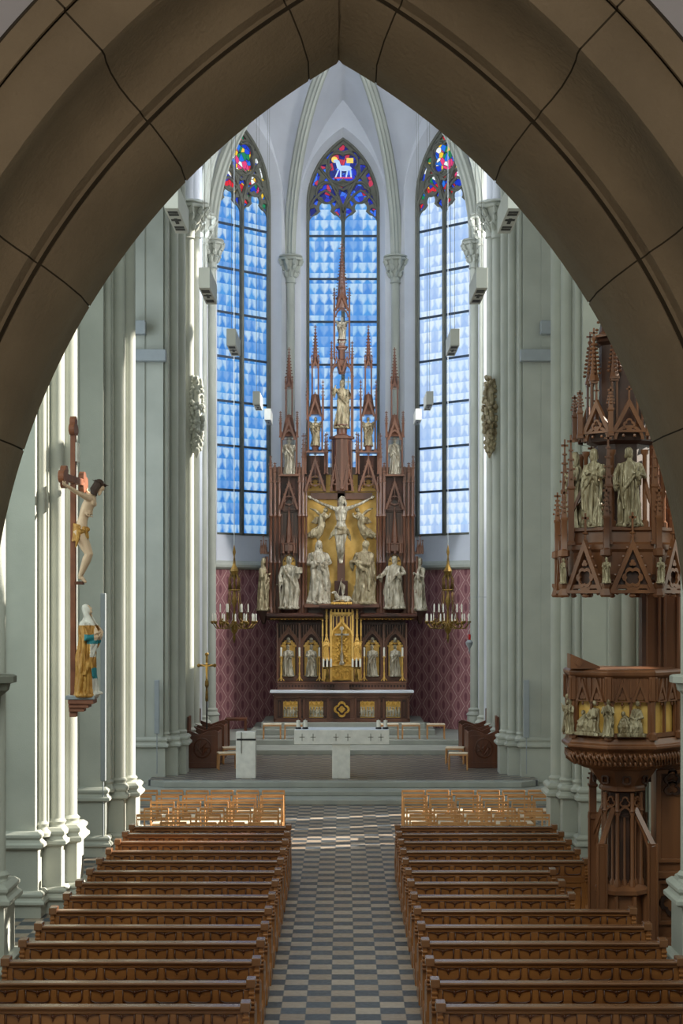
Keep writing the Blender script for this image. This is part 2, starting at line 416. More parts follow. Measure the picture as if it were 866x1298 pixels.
# ---- the moulded pointed arch of the loft
CL = (1.515, 4.71, 3.073); CR = (-1.470, 4.774, 2.979)
PROF = [(0, 7.30), (0, 7.16), (14, 7.12), (20, 7.04), (50, 6.86), (84, 6.73), (88, 6.72), (93, 6.735), (99, 6.725), (104, 6.70), (109, 6.67), (115, 6.66), (128, 6.64), (150, 6.57), (172, 6.44), (188, 6.30), (196, 6.20), (203, 6.16), (268, 6.10), (272, 6.10), (275, 6.04), (307, 6.02), (309, 6.06)]
def arc_pts(side, prof, lo, hi, n, extra=0.0):
    cx, cz, R = CL if side < 0 else CR
    out = []
    for off, d in prof:
        Rpx = R * 2100 / 7.3 + off
        # centre of the arc seen from the loft moves outward as the moulding steps forward
        sh = (abs(cx) * 0.72 * 2100 * (1 / d - 1 / 7.3)) if d < 7.15 else 0
        r = (Rpx + sh) * d / 2100 if d < 7.15 else R
        r += extra
        row = []
        for i in range(n + 1):
            a = lo + (hi - lo) * i / n
            if side < 0: row.append((cx - r * math.cos(a), d, cz + r * math.sin(a)))
            else: row.append((cx + r * math.cos(a), d, cz + r * math.sin(a)))
        # keep each side in its own half: the ends meet in the mitre at the apex
        row = [(min(p[0], -0.017) if side < 0 else max(p[0], -0.017), p[1], p[2]) for p in row]
        out.append(row)
    return out
def arc_mesh(b, side, lo, hi, prof, n=10, extra=0.0):
    rows = arc_pts(side, prof, lo, hi, n, extra)
    V = [[b.bm.verts.new(p) for p in r] for r in rows]
    for r0, r1 in zip(V, V[1:]):
        for i in range(n):
            b.bm.faces.new((r0[i], r0[i + 1], r1[i + 1], r1[i]))
b = MB(); mo = MB()
JL = [math.radians(a) for a in (5.2, 18.1, 31.1, 44.1, 57.2)]
for side in (-1, 1):
    cx, cz, R = CL if side < 0 else CR
    top = PI / 2 - 0.12
    js = [0.0] + JL + [top]
    for a0, a1 in zip(js, js[1:]):
        g = 0.0011
        lo, hi = a0 + g, a1 - (g if a1 is not top else 0)
        arc_mesh(b, side, lo, hi, PROF, 12 if a1 is not top else 40)
    arc_mesh(mo, side, 0.0, top, PROF, 60, extra=0.006)
    # jambs below the springing
    for (bb, ex) in ((b, 0.0),):
        rows = arc_pts(side, PROF, 0.0, 0.01, 1, ex)
        lowr = [[r[0], (r[0][0], r[0][1], 1.9)] for r in rows]
        V = [[bb.bm.verts.new(p) for p in r] for r in lowr]
        for r0, r1 in zip(V, V[1:]): bb.bm.faces.new((r0[0], r0[1], r1[1], r1[0]))
arch = struct(b.build('wall_arch', M['archstone'], smooth='auto'), 'moulded pointed stone arch framing the view')
struct(mo.build('mortar', M['mortar'], parent=arch, smooth='auto'))
# plain wall round the arch, with a pointed hole
def arch_hole(d, off, ex=0.0):
    out = []
    for side in (-1, 1):
        rows = arc_pts(side, [(off, d)], 0.0, PI / 2 - 0.12, 60, ex)[0]
        rows = [(p[0], p[2]) for p in rows if not (abs(p[0] + 0.017) < 1e-6)]
        out.append(rows)
    l, r = out
    zt = max(l[-1][1], r[-1][1])
    return [(l[0][0], 1.95)] + l + [(-0.017, zt + 0.01)] + list(reversed(r)) + [(r[0][0], 1.95)]
hole = arch_hole(6.06, 309)
b = MB(); poly = [(-4.2, 1.95), ] + hole + [(4.2, 1.95), (4.2, 9.6), (-4.2, 9.6)]
b.plate(poly, [], 6.06, 6.9); struct(b.build('wall_west', M['plaster']))
# the same wall on the nave side, wide
hole2 = arch_hole(7.3, 0, 0.16)
b = MB(); poly = [(-11, -0.3), (-4.6, -0.3), (-4.6, 1.9)] + [(hole2[0][0], 1.9)] + hole2[1:-1] + [(hole2[-1][0], 1.9), (4.6, 1.9), (4.6, -0.3), (11, -0.3), (11, 24), (-11, 24)]
b.plate(poly, [], 7.302, 7.6); struct(b.build('wall_west_nave', M['stone']))

# ---- aisle walls with tall windows (daylight and sun come in here)
def aisle_wall(name, x, holes, zt=24, y0=7.3, y1=46.0):
    b = MB(); b.plate([(y0, -0.3), (y1, -0.3), (y1, zt), (y0, zt)], holes, x, x + (0.5 if x > 0 else -0.5), lambda X, Y, Z: (Y, X, Z))
    return struct(b.build(name, M['stone']))
hr = []
for yc, ww, zb in ((13, 1.6, 7), (26.45, 1.5, 6.9), (32.1, 1.7, 6.7), (35.7, 0.8, 4.0), (37.4, 0.5, 4.0), (38.5, 1.1, 3.8), (40.2, 0.35, 3.8), (41.9, 0.5, 3.8)):
    hr.append(parch(ww, 16.4, ww * 1.1, 6, yc, zb))
aisle_wall('wall_right', 10.6, hr)
hl = [parch(2.4, 15, 2.4, 6, yc, 4) for yc in (13, 19.3, 25.6, 31.9, 38.6)]
aisle_wall('wall_left', -10.6, hl)
b = MB(); b.box(-11.2, 11.2, 7.3, 46, 24, 24.3); struct(b.build('ceiling', M['plaster']))
for s in (-1, 1):
    b = MB(); b.box(min(s * 5.2, s * 11.2), max(s * 5.2, s * 11.2), 45.6, 46.0, -0.3, 24); struct(b.build('wall_' + ('transept_left' if s < 0 else 'transept_right'), M['stone']))

# ---- nave pillars
MOLD = [(0.00, 0.0), (0.05, 0.0), (0.09, 0.03), (0.09, 0.08), (0.05, 0.11), (0.03, 0.15), (0.06, 0.19), (0.06, 0.23), (0.0, 0.28)]
def boxmold(b, x0, x1, y0, y1, z, k=1.0):
    rings = []
    for e, dz in MOLD:
        e *= k; dz *= k
        rings.append([(x0 - e, y0 - e, z + dz), (x1 + e, y0 - e, z + dz), (x1 + e, y1 + e, z + dz), (x0 - e, y1 + e, z + dz)])
    b.loft(rings)
def pillar(side, yc, xin, z0, name, zt=24.0, deep=1.05, zm=1.22, label=None, caps=()):
    """side -1 left, +1 right; xin = distance of the foremost shaft face from the axis"""
    def X(a): return side * (xin + a)
    def bx(b, a0, a1, y0, y1, q0, q1):
        x0, x1 = sorted((X(a0), X(a1))); b.box(x0, x1, y0, y1, q0, q1)
    root = bpy.data.objects.new(name, None); COL.objects.link(root); root.location = (X(0.6), yc, z0); root['_org'] = [X(0.6), yc, z0]
    struct(root, label)
    b = MB()
    bx(b, 0.50, 1.75, yc - deep, yc + deep, z0 + 0.4, zt)
    bx(b, 0.36, 0.70, yc - 0.66, yc + 0.66, z0 + 0.4, zt)
    bx(b, 0.18, 0.50, yc - 0.28, yc + 0.28, z0 + 0.4, zt)
    bx(b, 0.98, 1.30, yc - deep - 0.03, yc + deep + 0.03, z0 + 0.4, zt)
    b.build('core', M['stone'], root)
    sh = [(0.15, 0, 0.15), (0.27, -0.44, 0.12), (0.27, 0.44, 0.12), (0.44, -0.80, 0.07), (0.44, 0.80, 0.07)]
    for a, dy, r in sh:
        q = MB(); q.lathe([(r + 0.07, zm + 0.02), (r + 0.08, zm + 0.08), (r + 0.03, zm + 0.13), (r + 0.02, zm + 0.17), (r + 0.045, zm + 0.22), (r, zm + 0.27), (r, zt - z0 - 0.01)], X(a), yc + dy, z0, 16)
        q.build('shaft', M['stone'], root, smooth='auto')
    q = MB()
    for a0, a1, w_, in ((0.44, 1.9, deep + 0.10), (0.14, 0.75, 0.73), (-0.05, 0.55, 0.35)):
        bx(q, a0, a1, yc - w_, yc + w_, z0, z0 + zm)
        x0, x1 = sorted((X(a0), X(a1))); boxmold(q, x0, x1, yc - w_, yc + w_, z0 + zm - 0.14)
        if zm > 1.1: boxmold(q, x0 - 0.05, x1 + 0.05, yc - w_ - 0.05, yc + w_ + 0.05, z0 + 0.20, 0.8); q.box(x0 - 0.06, x1 + 0.06, yc - w_ - 0.06, yc + w_ + 0.06, z0, z0 + 0.25)
    q.build('plinth', M['stone'], root, bevel=0.006)
    return root
n = 0
for s in (-1, 1):
    sd_ = 'left' if s < 0 else 'right'
    pillar(s, 21.6, 4.40, 0, 'pillar', label='nearest %s nave pillar of grey stone shafts' % sd_)
    pillar(s, 27.3, 4.38, 0, 'pillar', label='second %s nave pillar of grey stone shafts' % sd_)
    pillar(s, 33.5, 4.20, 0, 'pillar', label='%s crossing pillar beside the chairs' % sd_)
    pillar(s, 44.4, 4.22, 0.25, 'pillar', deep=0.95, zm=1.05, label='%s chancel pillar on the choir step' % sd_)

# foliage capital
def capital(b, x, y, z, r, h=0.9, seed=1):
    rr = random.Random(seed)
    b.lathe([(r, -0.06), (r + 0.06, -0.03), (r + 0.02, 0.0), (r + 0.02, h * 0.1), (r + 0.10, h * 0.55), (r + 0.2, h * 0.82)], x, y, z, 12)
    b.lathe([(r + 0.20, h * 0.82), (r + 0.28, h * 0.86), (r + 0.30, h * 0.93), (r + 0.24, h * 0.97), (r + 0.30, h * 1.0), (r + 0.26, h * 1.06)], x, y, z, 8, PI / 8)
    for lev, rad, k in ((0.28, r + 0.07, 8), (0.55, r + 0.14, 8), (0.75, r + 0.23, 8)):
        for i in range(k):
            a = 2 * PI * (i + (lev > 0.5) * 0.5) / k + rr.uniform(-.1, .1)
            cx, cy = x + rad * math.cos(a), y + rad * math.sin(a)
            b.ball((cx, cy, z + h * lev), (0.075, 0.075, 0.11), 6, 4, Matrix.Rotation(a, 3, 'Z') @ Matrix.Rotation(rr.uniform(.2, .7), 3, 'Y'))
            b.ball((cx + 0.07 * math.cos(a), cy + 0.07 * math.sin(a), z + h * lev + 0.09), 0.045, 5, 4)
# ---- choir side walls and responds
for s in (-1, 1):
    b = MB()
    hole = parch(3.0, 17.5, 3.0, 8, 50.2, 7.3)
    fr = (lambda X, Y, Z: (Y, X, Z))
    b.plate([(45.2, 0.26), (55.2, 0.26), (55.2, 24), (45.2, 24)], [hole], s * 4.62, s * 5.0, fr)
    struct(b.build('wall_choir_' + ('left' if s < 0 else 'right'), M['stone']))
    for k, (yy, xx, r, zc) in enumerate(((46.5, 4.36, 0.17, 15.2), (47.2, 4.40, 0.10, 15.3), (48.2, 4.34, 0.17, 15.6), (48.9, 4.42, 0.09, 15.7), (51.6, 4.42, 0.10, 16.0))):
        root = bpy.data.objects.new('trim_%d' % (10 + k + (5 if s > 0 else 0)), None); COL.objects.link(root)
        root.location = (s * xx, yy, 0.4); root['_org'] = [s * xx, yy, 0.4]; struct(root)
        q = MB(); q.lathe([(r + .1, 0), (r + .1, .75), (r + .14, .8), (r + .12, .88), (r + .04, .93), (r + .07, 1.0), (r, 1.06), (r, zc - 0.4)], s * xx, yy, 0.4, 16); q.build('shaft', M['stone'], root, smooth='auto')
        q = MB(); capital(q, s * xx, yy, zc, r, 0.95, k); q.build('capital', M['stone'], root, smooth='auto')
        q = MB(); q.lathe([(r + .02, 0), (r + .02, 7.5)], s * (xx + .03), yy, zc + 0.95, 12); q.build('rib', M['plaster'], root, smooth='auto')
    # carved foliage column high on the chancel respond
    o = MB(); rr = random.Random(5)
    cx, cy = s * 4.1, 46.35
    for i in range(150):
        zz = 9.2 + 2.1 * i / 150; a = rr.uniform(0, 2 * PI); rad = 0.10 + 0.08 * math.sin(PI * i / 150)
        o.ball((cx + rad * math.cos(a), cy + rad * math.sin(a), zz), rr.uniform(0.04, 0.075), 6, 4)
    o.lathe([(0.02, 0), (0.13, 0.25), (0.13, 2.0), (0.05, 2.3)], cx, cy, 9.0, 8)
    tag(o.build('carved_foliage', M['bronze' if s > 0 else 'stone'], smooth=True), ('gilded' if s > 0 else 'grey') + ' carved foliage drop on the %s chancel shaft' % ('right' if s > 0 else 'left'), 'carving')

# ---- apse: three visible sides of the octagon with windows
C0, C1, C2, BOSS = Vector((1.86, 57.5, 0)), Vector((4.46, 54.9, 0)), Vector((4.46, 51.2, 0)), Vector((0, 53.0, 23.3))
def vx(v, s): return Vector((v.x * s, v.y, v.z))
WIN_W, ZS, RISE, ZB = 2.49, 18.85, 2.30, 7.25
def frame_of(P, Q):
    """wall frame: X along wall centred, Y outwards"""
    m_ = (P + Q) / 2; d = (Q - P).normalized(); nrm = Vector((-d.y, d.x, 0))
    if nrm.dot(m_ - Vector((0, 53, 0))) < 0: nrm = -nrm
    return lambda x, y, z: (m_ + d * x + nrm * y + Vector((0, 0, z)))
sides = [('middle', vx(C0, -1), C0, 'glass0', 'cg0'), ('left', vx(C1, -1), vx(C0, -1), 'glassL', 'cg1'), ('right', C0, C1, 'glassR', 'cg1')]
def hemi(seg, cx, cz, r, a0=0, a1=PI): return [(cx + r * math.cos(a0 + (a1 - a0) * i / seg), cz + r * math.sin(a0 + (a1 - a0) * i / seg)) for i in range(seg + 1)]
for wi, (nm, P, Q, gl, cg) in enumerate(sides):
    fr = frame_of(P, Q); L_ = (Q - P).length; hl_ = L_ / 2 + 0.02
    T = 0.42
    OW = WIN_W + 0.44
    ho = parch(OW, ZS, RISE + 0.30, 18, 0, ZB - 0.95)
    wl = MB(); wl.plate([(-hl_, 6.2), (hl_, 6.2), (hl_, 24), (-hl_, 24)], [ho], 0, 0.02, fr)
    struct(wl.build('wall_apse_' + nm, M['plaster']))
    # splayed reveal
    hi_ = parch(WIN_W, ZS, RISE, 18, 0, ZB)
    q = MB(); q.loft([[fr(x, 0.0, z) for x, z in ho], [fr(x, T, z) for x, z in hi_]], cap=False)
    struct(q.build('trim_%d' % (30 + wi), M['plaster']))
    # lower wall with painted damask, string course over it
    q = MB(); q.box(0, 1, 0, 1, 0, 1)
    q = MB(); q.plate([(-hl_, 0.3), (hl_, 0.3), (hl_, 6.12), (-hl_, 6.12)], [], 0.0, 0.5, fr)
    m0 = (P + Q) / 2; dd = (Q - P).normalized()
    struct(q.build('wall_damask_' + nm, M['damask'], uv=lambda c, m0=m0, dd=dd: ((c - m0).dot(dd), c.z)))
    q = MB()
    for i_ in range(1):
        prof = [(-0.10, 6.30), (-0.16, 6.22), (-0.16, 6.14), (-0.08, 6.08), (0.02, 6.06), (0.02, 6.36)]
        q.loft([[fr(-hl_ - 0.03, y, z) for y, z in prof], [fr(hl_ + 0.03, y, z) for y, z in prof]])
    struct(q.build('trim_%d' % (40 + wi), M['stone']))
    # window: stone frame and tracery, glass, saddle bars
    win = bpy.data.objects.new('window_%d' % (wi + 1), None); COL.objects.link(win)
    c_ = fr(0, T, ZB); win.location = c_; win['_org'] = list(c_); struct(win, '%s apse window of blue painted glass' % nm)
    hw = WIN_W / 2
    lw = hw - 0.13   # lancet clear width
    holes = []
    zl = ZS - 0.62
    lanc = []
    for s in (-1, 1):
        cx = s * (0.065 + lw / 2 )
        r_ = lw / 2
        # cusped head: shoulders and a round top foil
        rt = 0.21; zt_ = zl + 0.30
        pts = [(cx - r_, ZB + 0.07)]
        for i in range(9): a = PI - (PI / 2 - 0.1) * i / 8; pts.append((cx - r_ + 0.27 + 0.27 * math.cos(a), zl + 0.27 * math.sin(a)))
        for i in range(13): a = math.radians(215) - math.radians(250) * i / 12; pts.append((cx + rt * math.cos(a), zt_ + 0.22 + rt * math.sin(a)))
        for i in range(9): a = (PI / 2 - 0.1) * (1 - i / 8); pts.append((cx + r_ - 0.27 + 0.27 * math.cos(a), zl + 0.27 * math.sin(a)))
        pts.append((cx + r_, ZB + 0.07))
        holes.append(pts); lanc.append(pts)
    th = []
    th.append(foil(0, ZS + 1.30, 0.55, 4, PI / 4))
    for s in (-1, 1): th.append(foil(s * 0.56, ZS + 0.42, 0.32, 4 if nm == 'middle' else 3, 0 if nm == 'middle' else PI / 2))
    def tri(*p): return list(p)
    th.append(tri((0, ZS + 2.12), (-0.2, ZS + 1.94), (0, ZS + 1.87), (0.2, ZS + 1.94)))
    th.append(tri((0, ZS + 0.02), (-0.17, ZS + 0.42), (-0.13, ZS + 0.55), (0, ZS + 0.48), (0.13, ZS + 0.55), (0.17, ZS + 0.42)))
    th.append(tri((0, ZS + 0.57), (-0.13, ZS + 0.67), (0, ZS + 0.72), (0.13, ZS + 0.67)))
    for s in (-1, 1):
        th.append(tri((s * 0.62, ZS + 1.62), (s * 0.42, ZS + 1.84), (s * 0.30, ZS + 1.90), (s * 0.52, ZS + 1.58)))
        th.append(tri((s * 0.62, ZS + 1.12), (s * 0.60, ZS + 1.42), (s * 0.76, ZS + 1.40), (s * 0.84, ZS + 1.24)))
        th.append(tri((s * 0.93, ZS + 0.62), (s * 0.80, ZS + 1.04), (s * 0.90, ZS + 1.14), (s * 1.08, ZS + 0.70)))
        th.append(tri((s * 0.52, ZS + 0.80), (s * 0.36, ZS + 0.88), (s * 0.52, ZS + 1.02), (s * 0.68, ZS + 0.86)))
        th.append(tri((s * 0.92, ZS - 0.02), (s * 0.86, ZS + 0.20), (s * 1.0, ZS + 0.36), (s * 1.12, ZS + 0.08)))
        th.append(tri((s * 0.30, ZS - 0.06), (s * 0.20, ZS + 0.2), (s * 0.32, ZS + 0.18), (s * 0.40, ZS + 0.06)))
        th.append(tri((s * 0.10, ZS - 0.42), (s * 0.12, ZS - 0.10), (s * 0.24, ZS - 0.12), (s * 0.32, ZS - 0.22)))
        th.append(tri((s * 1.14, ZS - 0.44), (s * 1.16, ZS - 0.14), (s * 1.0, ZS - 0.10), (s * 0.92, ZS - 0.22)))
    outer = parch(WIN_W + 0.02, ZS, RISE + 0.01, 18, 0, ZB)
    q = MB(); q.plate(outer, holes + th, T - 0.02, T + 0.10, fr); q.build('tracery', M['trace'], win)
    # raised ribs of the tracery: circles and sub-arches
    q = MB()
    def rib2(pts, r=0.045, closed=False):
        P3 = [Vector(fr(x, T - 0.04, z)) for x, z in pts]
        if closed: P3.append(P3[0])
        q.tube(P3, r, 6)
    rib2(foil(0, ZS + 1.30, 0.60, 4, PI / 4), 0.04, True)
    for s in (-1, 1):
        rib2([(s * 0.56 + 0.37 * math.cos(a * PI / 12), ZS + 0.42 + 0.37 * math.sin(a * PI / 12)) for a in range(24)], 0.04, True)
        sub = parch(hw, ZS - 0.50, 1.0, 10, s * hw / 2); rib2(sub, 0.045)
        # big intersecting bars
        rib2([(s * -0.02, ZS - 0.35), (s * 0.16, ZS + 0.25), (s * 0.42, ZS + 0.78), (s * 0.84, ZS + 1.32)], 0.045)
    rib2([(0, ZB), (0, ZS - 0.3)], 0.055)
    rib2([(-0.46, ZS + 0.86), (0, ZS + 0.64), (0.46, ZS + 0.86)], 0.04)
    rib2(parch(WIN_W - 0.02, ZS, RISE, 18, 0, ZB), 0.06)
    q.build('mullion', M['trace'], win, smooth=True)
    q = MB()
    z_ = ZS - 1.12
    while z_ > ZB + 0.3:
        q.plate([(-hw, z_), (hw, z_), (hw, z_ + 0.075), (-hw, z_ + 0.075)], [], T - 0.0, T + 0.10, fr); z_ -= 1.50
    q.build('saddle_bar', M['bar'], win)
    cc = Vector(fr(0, 0, 0)); uvf = lambda c, cc=cc, dd=dd, c_=Vector(c_): ((c + c_ - cc).dot(dd), (c + c_).z)
    q = MB(); g1 = [(-hw, ZB), (hw, ZB), (hw, ZS + 0.13), (-hw, ZS + 0.13)]
    uvg = lambda c, dd=dd: (c.dot(dd) + 3.0, c.z + 20)
    for s, pts in zip((-1, 1), lanc):
        zz = inset(pts, 1.015); q.plate(zz, [], T + 0.055, T + 0.06, fr)
    q.build('blue_glass', M[gl], win, uv=uvg)
    q = MB(); g2 = parch(WIN_W, ZS, RISE, 18, 0, ZS - 0.62); q.plate(g2, [], T + 0.075, T + 0.08, fr)
    q.build('coloured_glass', M[cg], win, uv=uvg)
    if nm == 'middle':
        # the lamb in the top foil, built of small panes
        def pane(name, pts, m, yy=T + 0.06):
            q = MB(); q.plate(pts, [], yy, yy + 0.008, fr); q.build(name, m, win)
        zc = ZS + 1.30; wg = emis('white_glass', (176, 200, 226), 0.6); yg = emis('yellow_glass', (225, 190, 70), 0.7); rg = emis('red_glass', (205, 40, 60), 0.6)
        ell = lambda cx, cz, rx, rz, k=14: [(cx + rx * math.cos(2 * PI * i / k), cz + rz * math.sin(2 * PI * i / k)) for i in range(k)]
        pane('lamb_pane', ell(0.06, zc - 0.0, 0.24, 0.10), wg)
        pane('lamb_pane', [(-0.20, zc - 0.02), (-0.26, zc + 0.20), (-0.14, zc + 0.28), (-0.06, zc + 0.05)], wg)
        pane('lamb_pane', ell(-0.25, zc + 0.25, 0.09, 0.06, 10), wg)
        for lx, k in ((-0.16, -0.10), (-0.08, 0.0), (0.16, -0.05), (0.25, 0.04)):
            pane('lamb_pane', [(lx - 0.025, zc - 0.06), (lx + 0.03, zc - 0.06), (lx + 0.02 + k, zc - 0.32), (lx - 0.03 + k, zc - 0.32)], wg)
        pane('halo_pane', ell(-0.30, zc + 0.30, 0.11, 0.11), yg, T + 0.068)
        pane('flag_pane', [(0.12, zc + 0.18), (0.36, zc + 0.18), (0.36, zc + 0.36), (0.12, zc + 0.36)], yg)
        pane('flag_pane', [(-0.34, zc - 0.36), (0.34, zc - 0.36), (0.28, zc - 0.31), (-0.28, zc - 0.31)], rg)
        pane('flag_pane', [(-0.02, zc + 0.10), (0.0, zc + 0.10), (0.10, zc + 0.40), (0.08, zc + 0.40)], rg)
# corner shafts with capitals, ribs, vault
def rib_curve(S, E, n=16):
    """quarter-ellipse-like rise from S to E"""
    out = []
    for i in range(n + 1):
        a = (PI / 2) * (i / n) * 0.86; k = math.sin(PI / 2 * 0.86); kk = 1 - math.cos(PI / 2 * 0.86)
        t = (1 - math.cos(a)) / kk; h = math.sin(a) / k
        out.append(Vector((S.x + (E.x - S.x) * t, S.y + (E.y - S.y) * t, S.z + (E.z - S.z) * h)))
    return out
ZK = 16.05
corners = []
for s in (-1, 1):
    for k, c in enumerate((C0, C1, C2)):
        p = vx(c, s); corners.append((s, k, p))
        inn = (Vector((0, 53, 0)) - p).normalized()
        q0 = p + inn * 0.12
        root = bpy.data.objects.new('trim_%d' % (50 + k + (s > 0) * 3), None); COL.objects.link(root); root.location = (q0.x, q0.y, 0.7); root['_org'] = [q0.x, q0.y, 0.7]; struct(root)
        q = MB(); r = 0.14
        q.lathe([(r + .10, 0), (r + .10, .5), (r + .14, .55), (r + .05, .65), (r + .07, .72), (r, .78), (r, ZK - 0.7)], q0.x, q0.y, 0.7, 16); q.build('shaft', M['stone'], root, smooth='auto')
        q = MB(); capital(q, q0.x, q0.y, ZK, r, 0.86, k + 3); q.build('capital', M['stone'], root, smooth='auto')
        q = MB()
        # pilaster strip behind the shaft
        tdir = Vector((-inn.y, inn.x, 0))
        a_ = p + inn * 0.03
        q.loft([[a_ + tdir * 0.26 - inn * 0.3 + Vector((0, 0, z)), a_ + tdir * 0.2 + inn * 0.02 + Vector((0, 0, z)), a_ - tdir * 0.2 + inn * 0.02 + Vector((0, 0, z)), a_ - tdir * 0.26 - inn * 0.3 + Vector((0, 0, z))] for z in (0.7, 18.5)])
        q.build('pilaster', M['plaster'], root)
        cur = rib_curve(Vector((q0.x, q0.y, ZK + 0.86)), BOSS - Vector((0, 0, 0.12)), 20)
        q = MB(); rings = []
        for i, c3 in enumerate(cur):
            tg = (cur[min(i + 1, 20)] - cur[max(i - 1, 0)]).normalized(); sidev = tdir; up = sidev.cross(tg).normalized()
            if up.z < 0 and i > 3: up = -up
            up = tg.cross(sidev).normalized()
            if up.dot(inn) > 0: up = -up
            prof = [(-0.20, 0.18), (-0.20, 0.05), (-0.13, 0.0), (-0.12, -0.08), (-0.05, -0.12), (-0.04, -0.19), (0.04, -0.19), (0.05, -0.12), (0.12, -0.08), (0.13, 0.0), (0.20, 0.05), (0.20, 0.18)]
            rings.append([c3 + sidev * u + up * v for u, v in prof])
        q.loft(rings); q.build('rib', M['stone'], root, smooth='auto')
def cell(P, Q, apexz, name):
    b = MB()
    P, Q = P.copy(), Q.copy(); mid = (P + Q) / 2
    for A in (P, Q):
        S = Vector((A.x, A.y, ZK + 0.7)); W = Vector((mid.x, mid.y, apexz))
        r1 = rib_curve(S, BOSS, 20)
        # wall arc: pointed
        r2 = []
        for i in range(21):
            a = PI / 2 * (i / 20) * 0.62; t = (1 - math.cos(a)) / (1 - math.cos(PI / 2 * 0.62)); h = math.sin(a) / math.sin(PI / 2 * 0.62)
            t = t ** 0.95
            r2.append(Vector((S.x + (W.x - S.x) * t, S.y + (W.y - S.y) * t, S.z + (W.z - S.z) * h)))
        G = []
        for p, q in zip(r1, r2): G.append([b.bm.verts.new(q.lerp(p, j / 8) + Vector((0, 0, 0.25 * math.sin(PI * j / 8)))) for j in range(9)])
        for g0, g1 in zip(G, G[1:]):
            for j in range(8):
                try: b.bm.faces.new((g0[j], g0[j + 1], g1[j + 1], g1[j]))
                except ValueError: pass
    bmesh.ops.remove_doubles(b.bm, verts=b.bm.verts, dist=0.002)
    struct(b.build(name, M['plaster'], smooth=True))
cell(vx(C0, -1), C0, 22.4, 'ceiling_apse_1'); cell(vx(C1, -1), vx(C0, -1), 22.4, 'ceiling_apse_2'); cell(C0, C1, 22.4, 'ceiling_apse_3')
cell(vx(C2, -1), vx(C1, -1), 22.4, 'ceiling_apse_4'); cell(C1, C2, 22.4, 'ceiling_apse_5')
b = MB(); b.box(-5, 5, 45.6, 60, 24.4, 24.6); struct(b.build('ceiling_choir', M['plaster']))
b = MB(); b.lathe([(0.05, -0.3), (0.3, -0.2), (0.3, 0.1), (0.1, 0.3)], 0, 53, 23.2, 16); struct(b.build('trim_60', M['stone'], smooth='auto'))

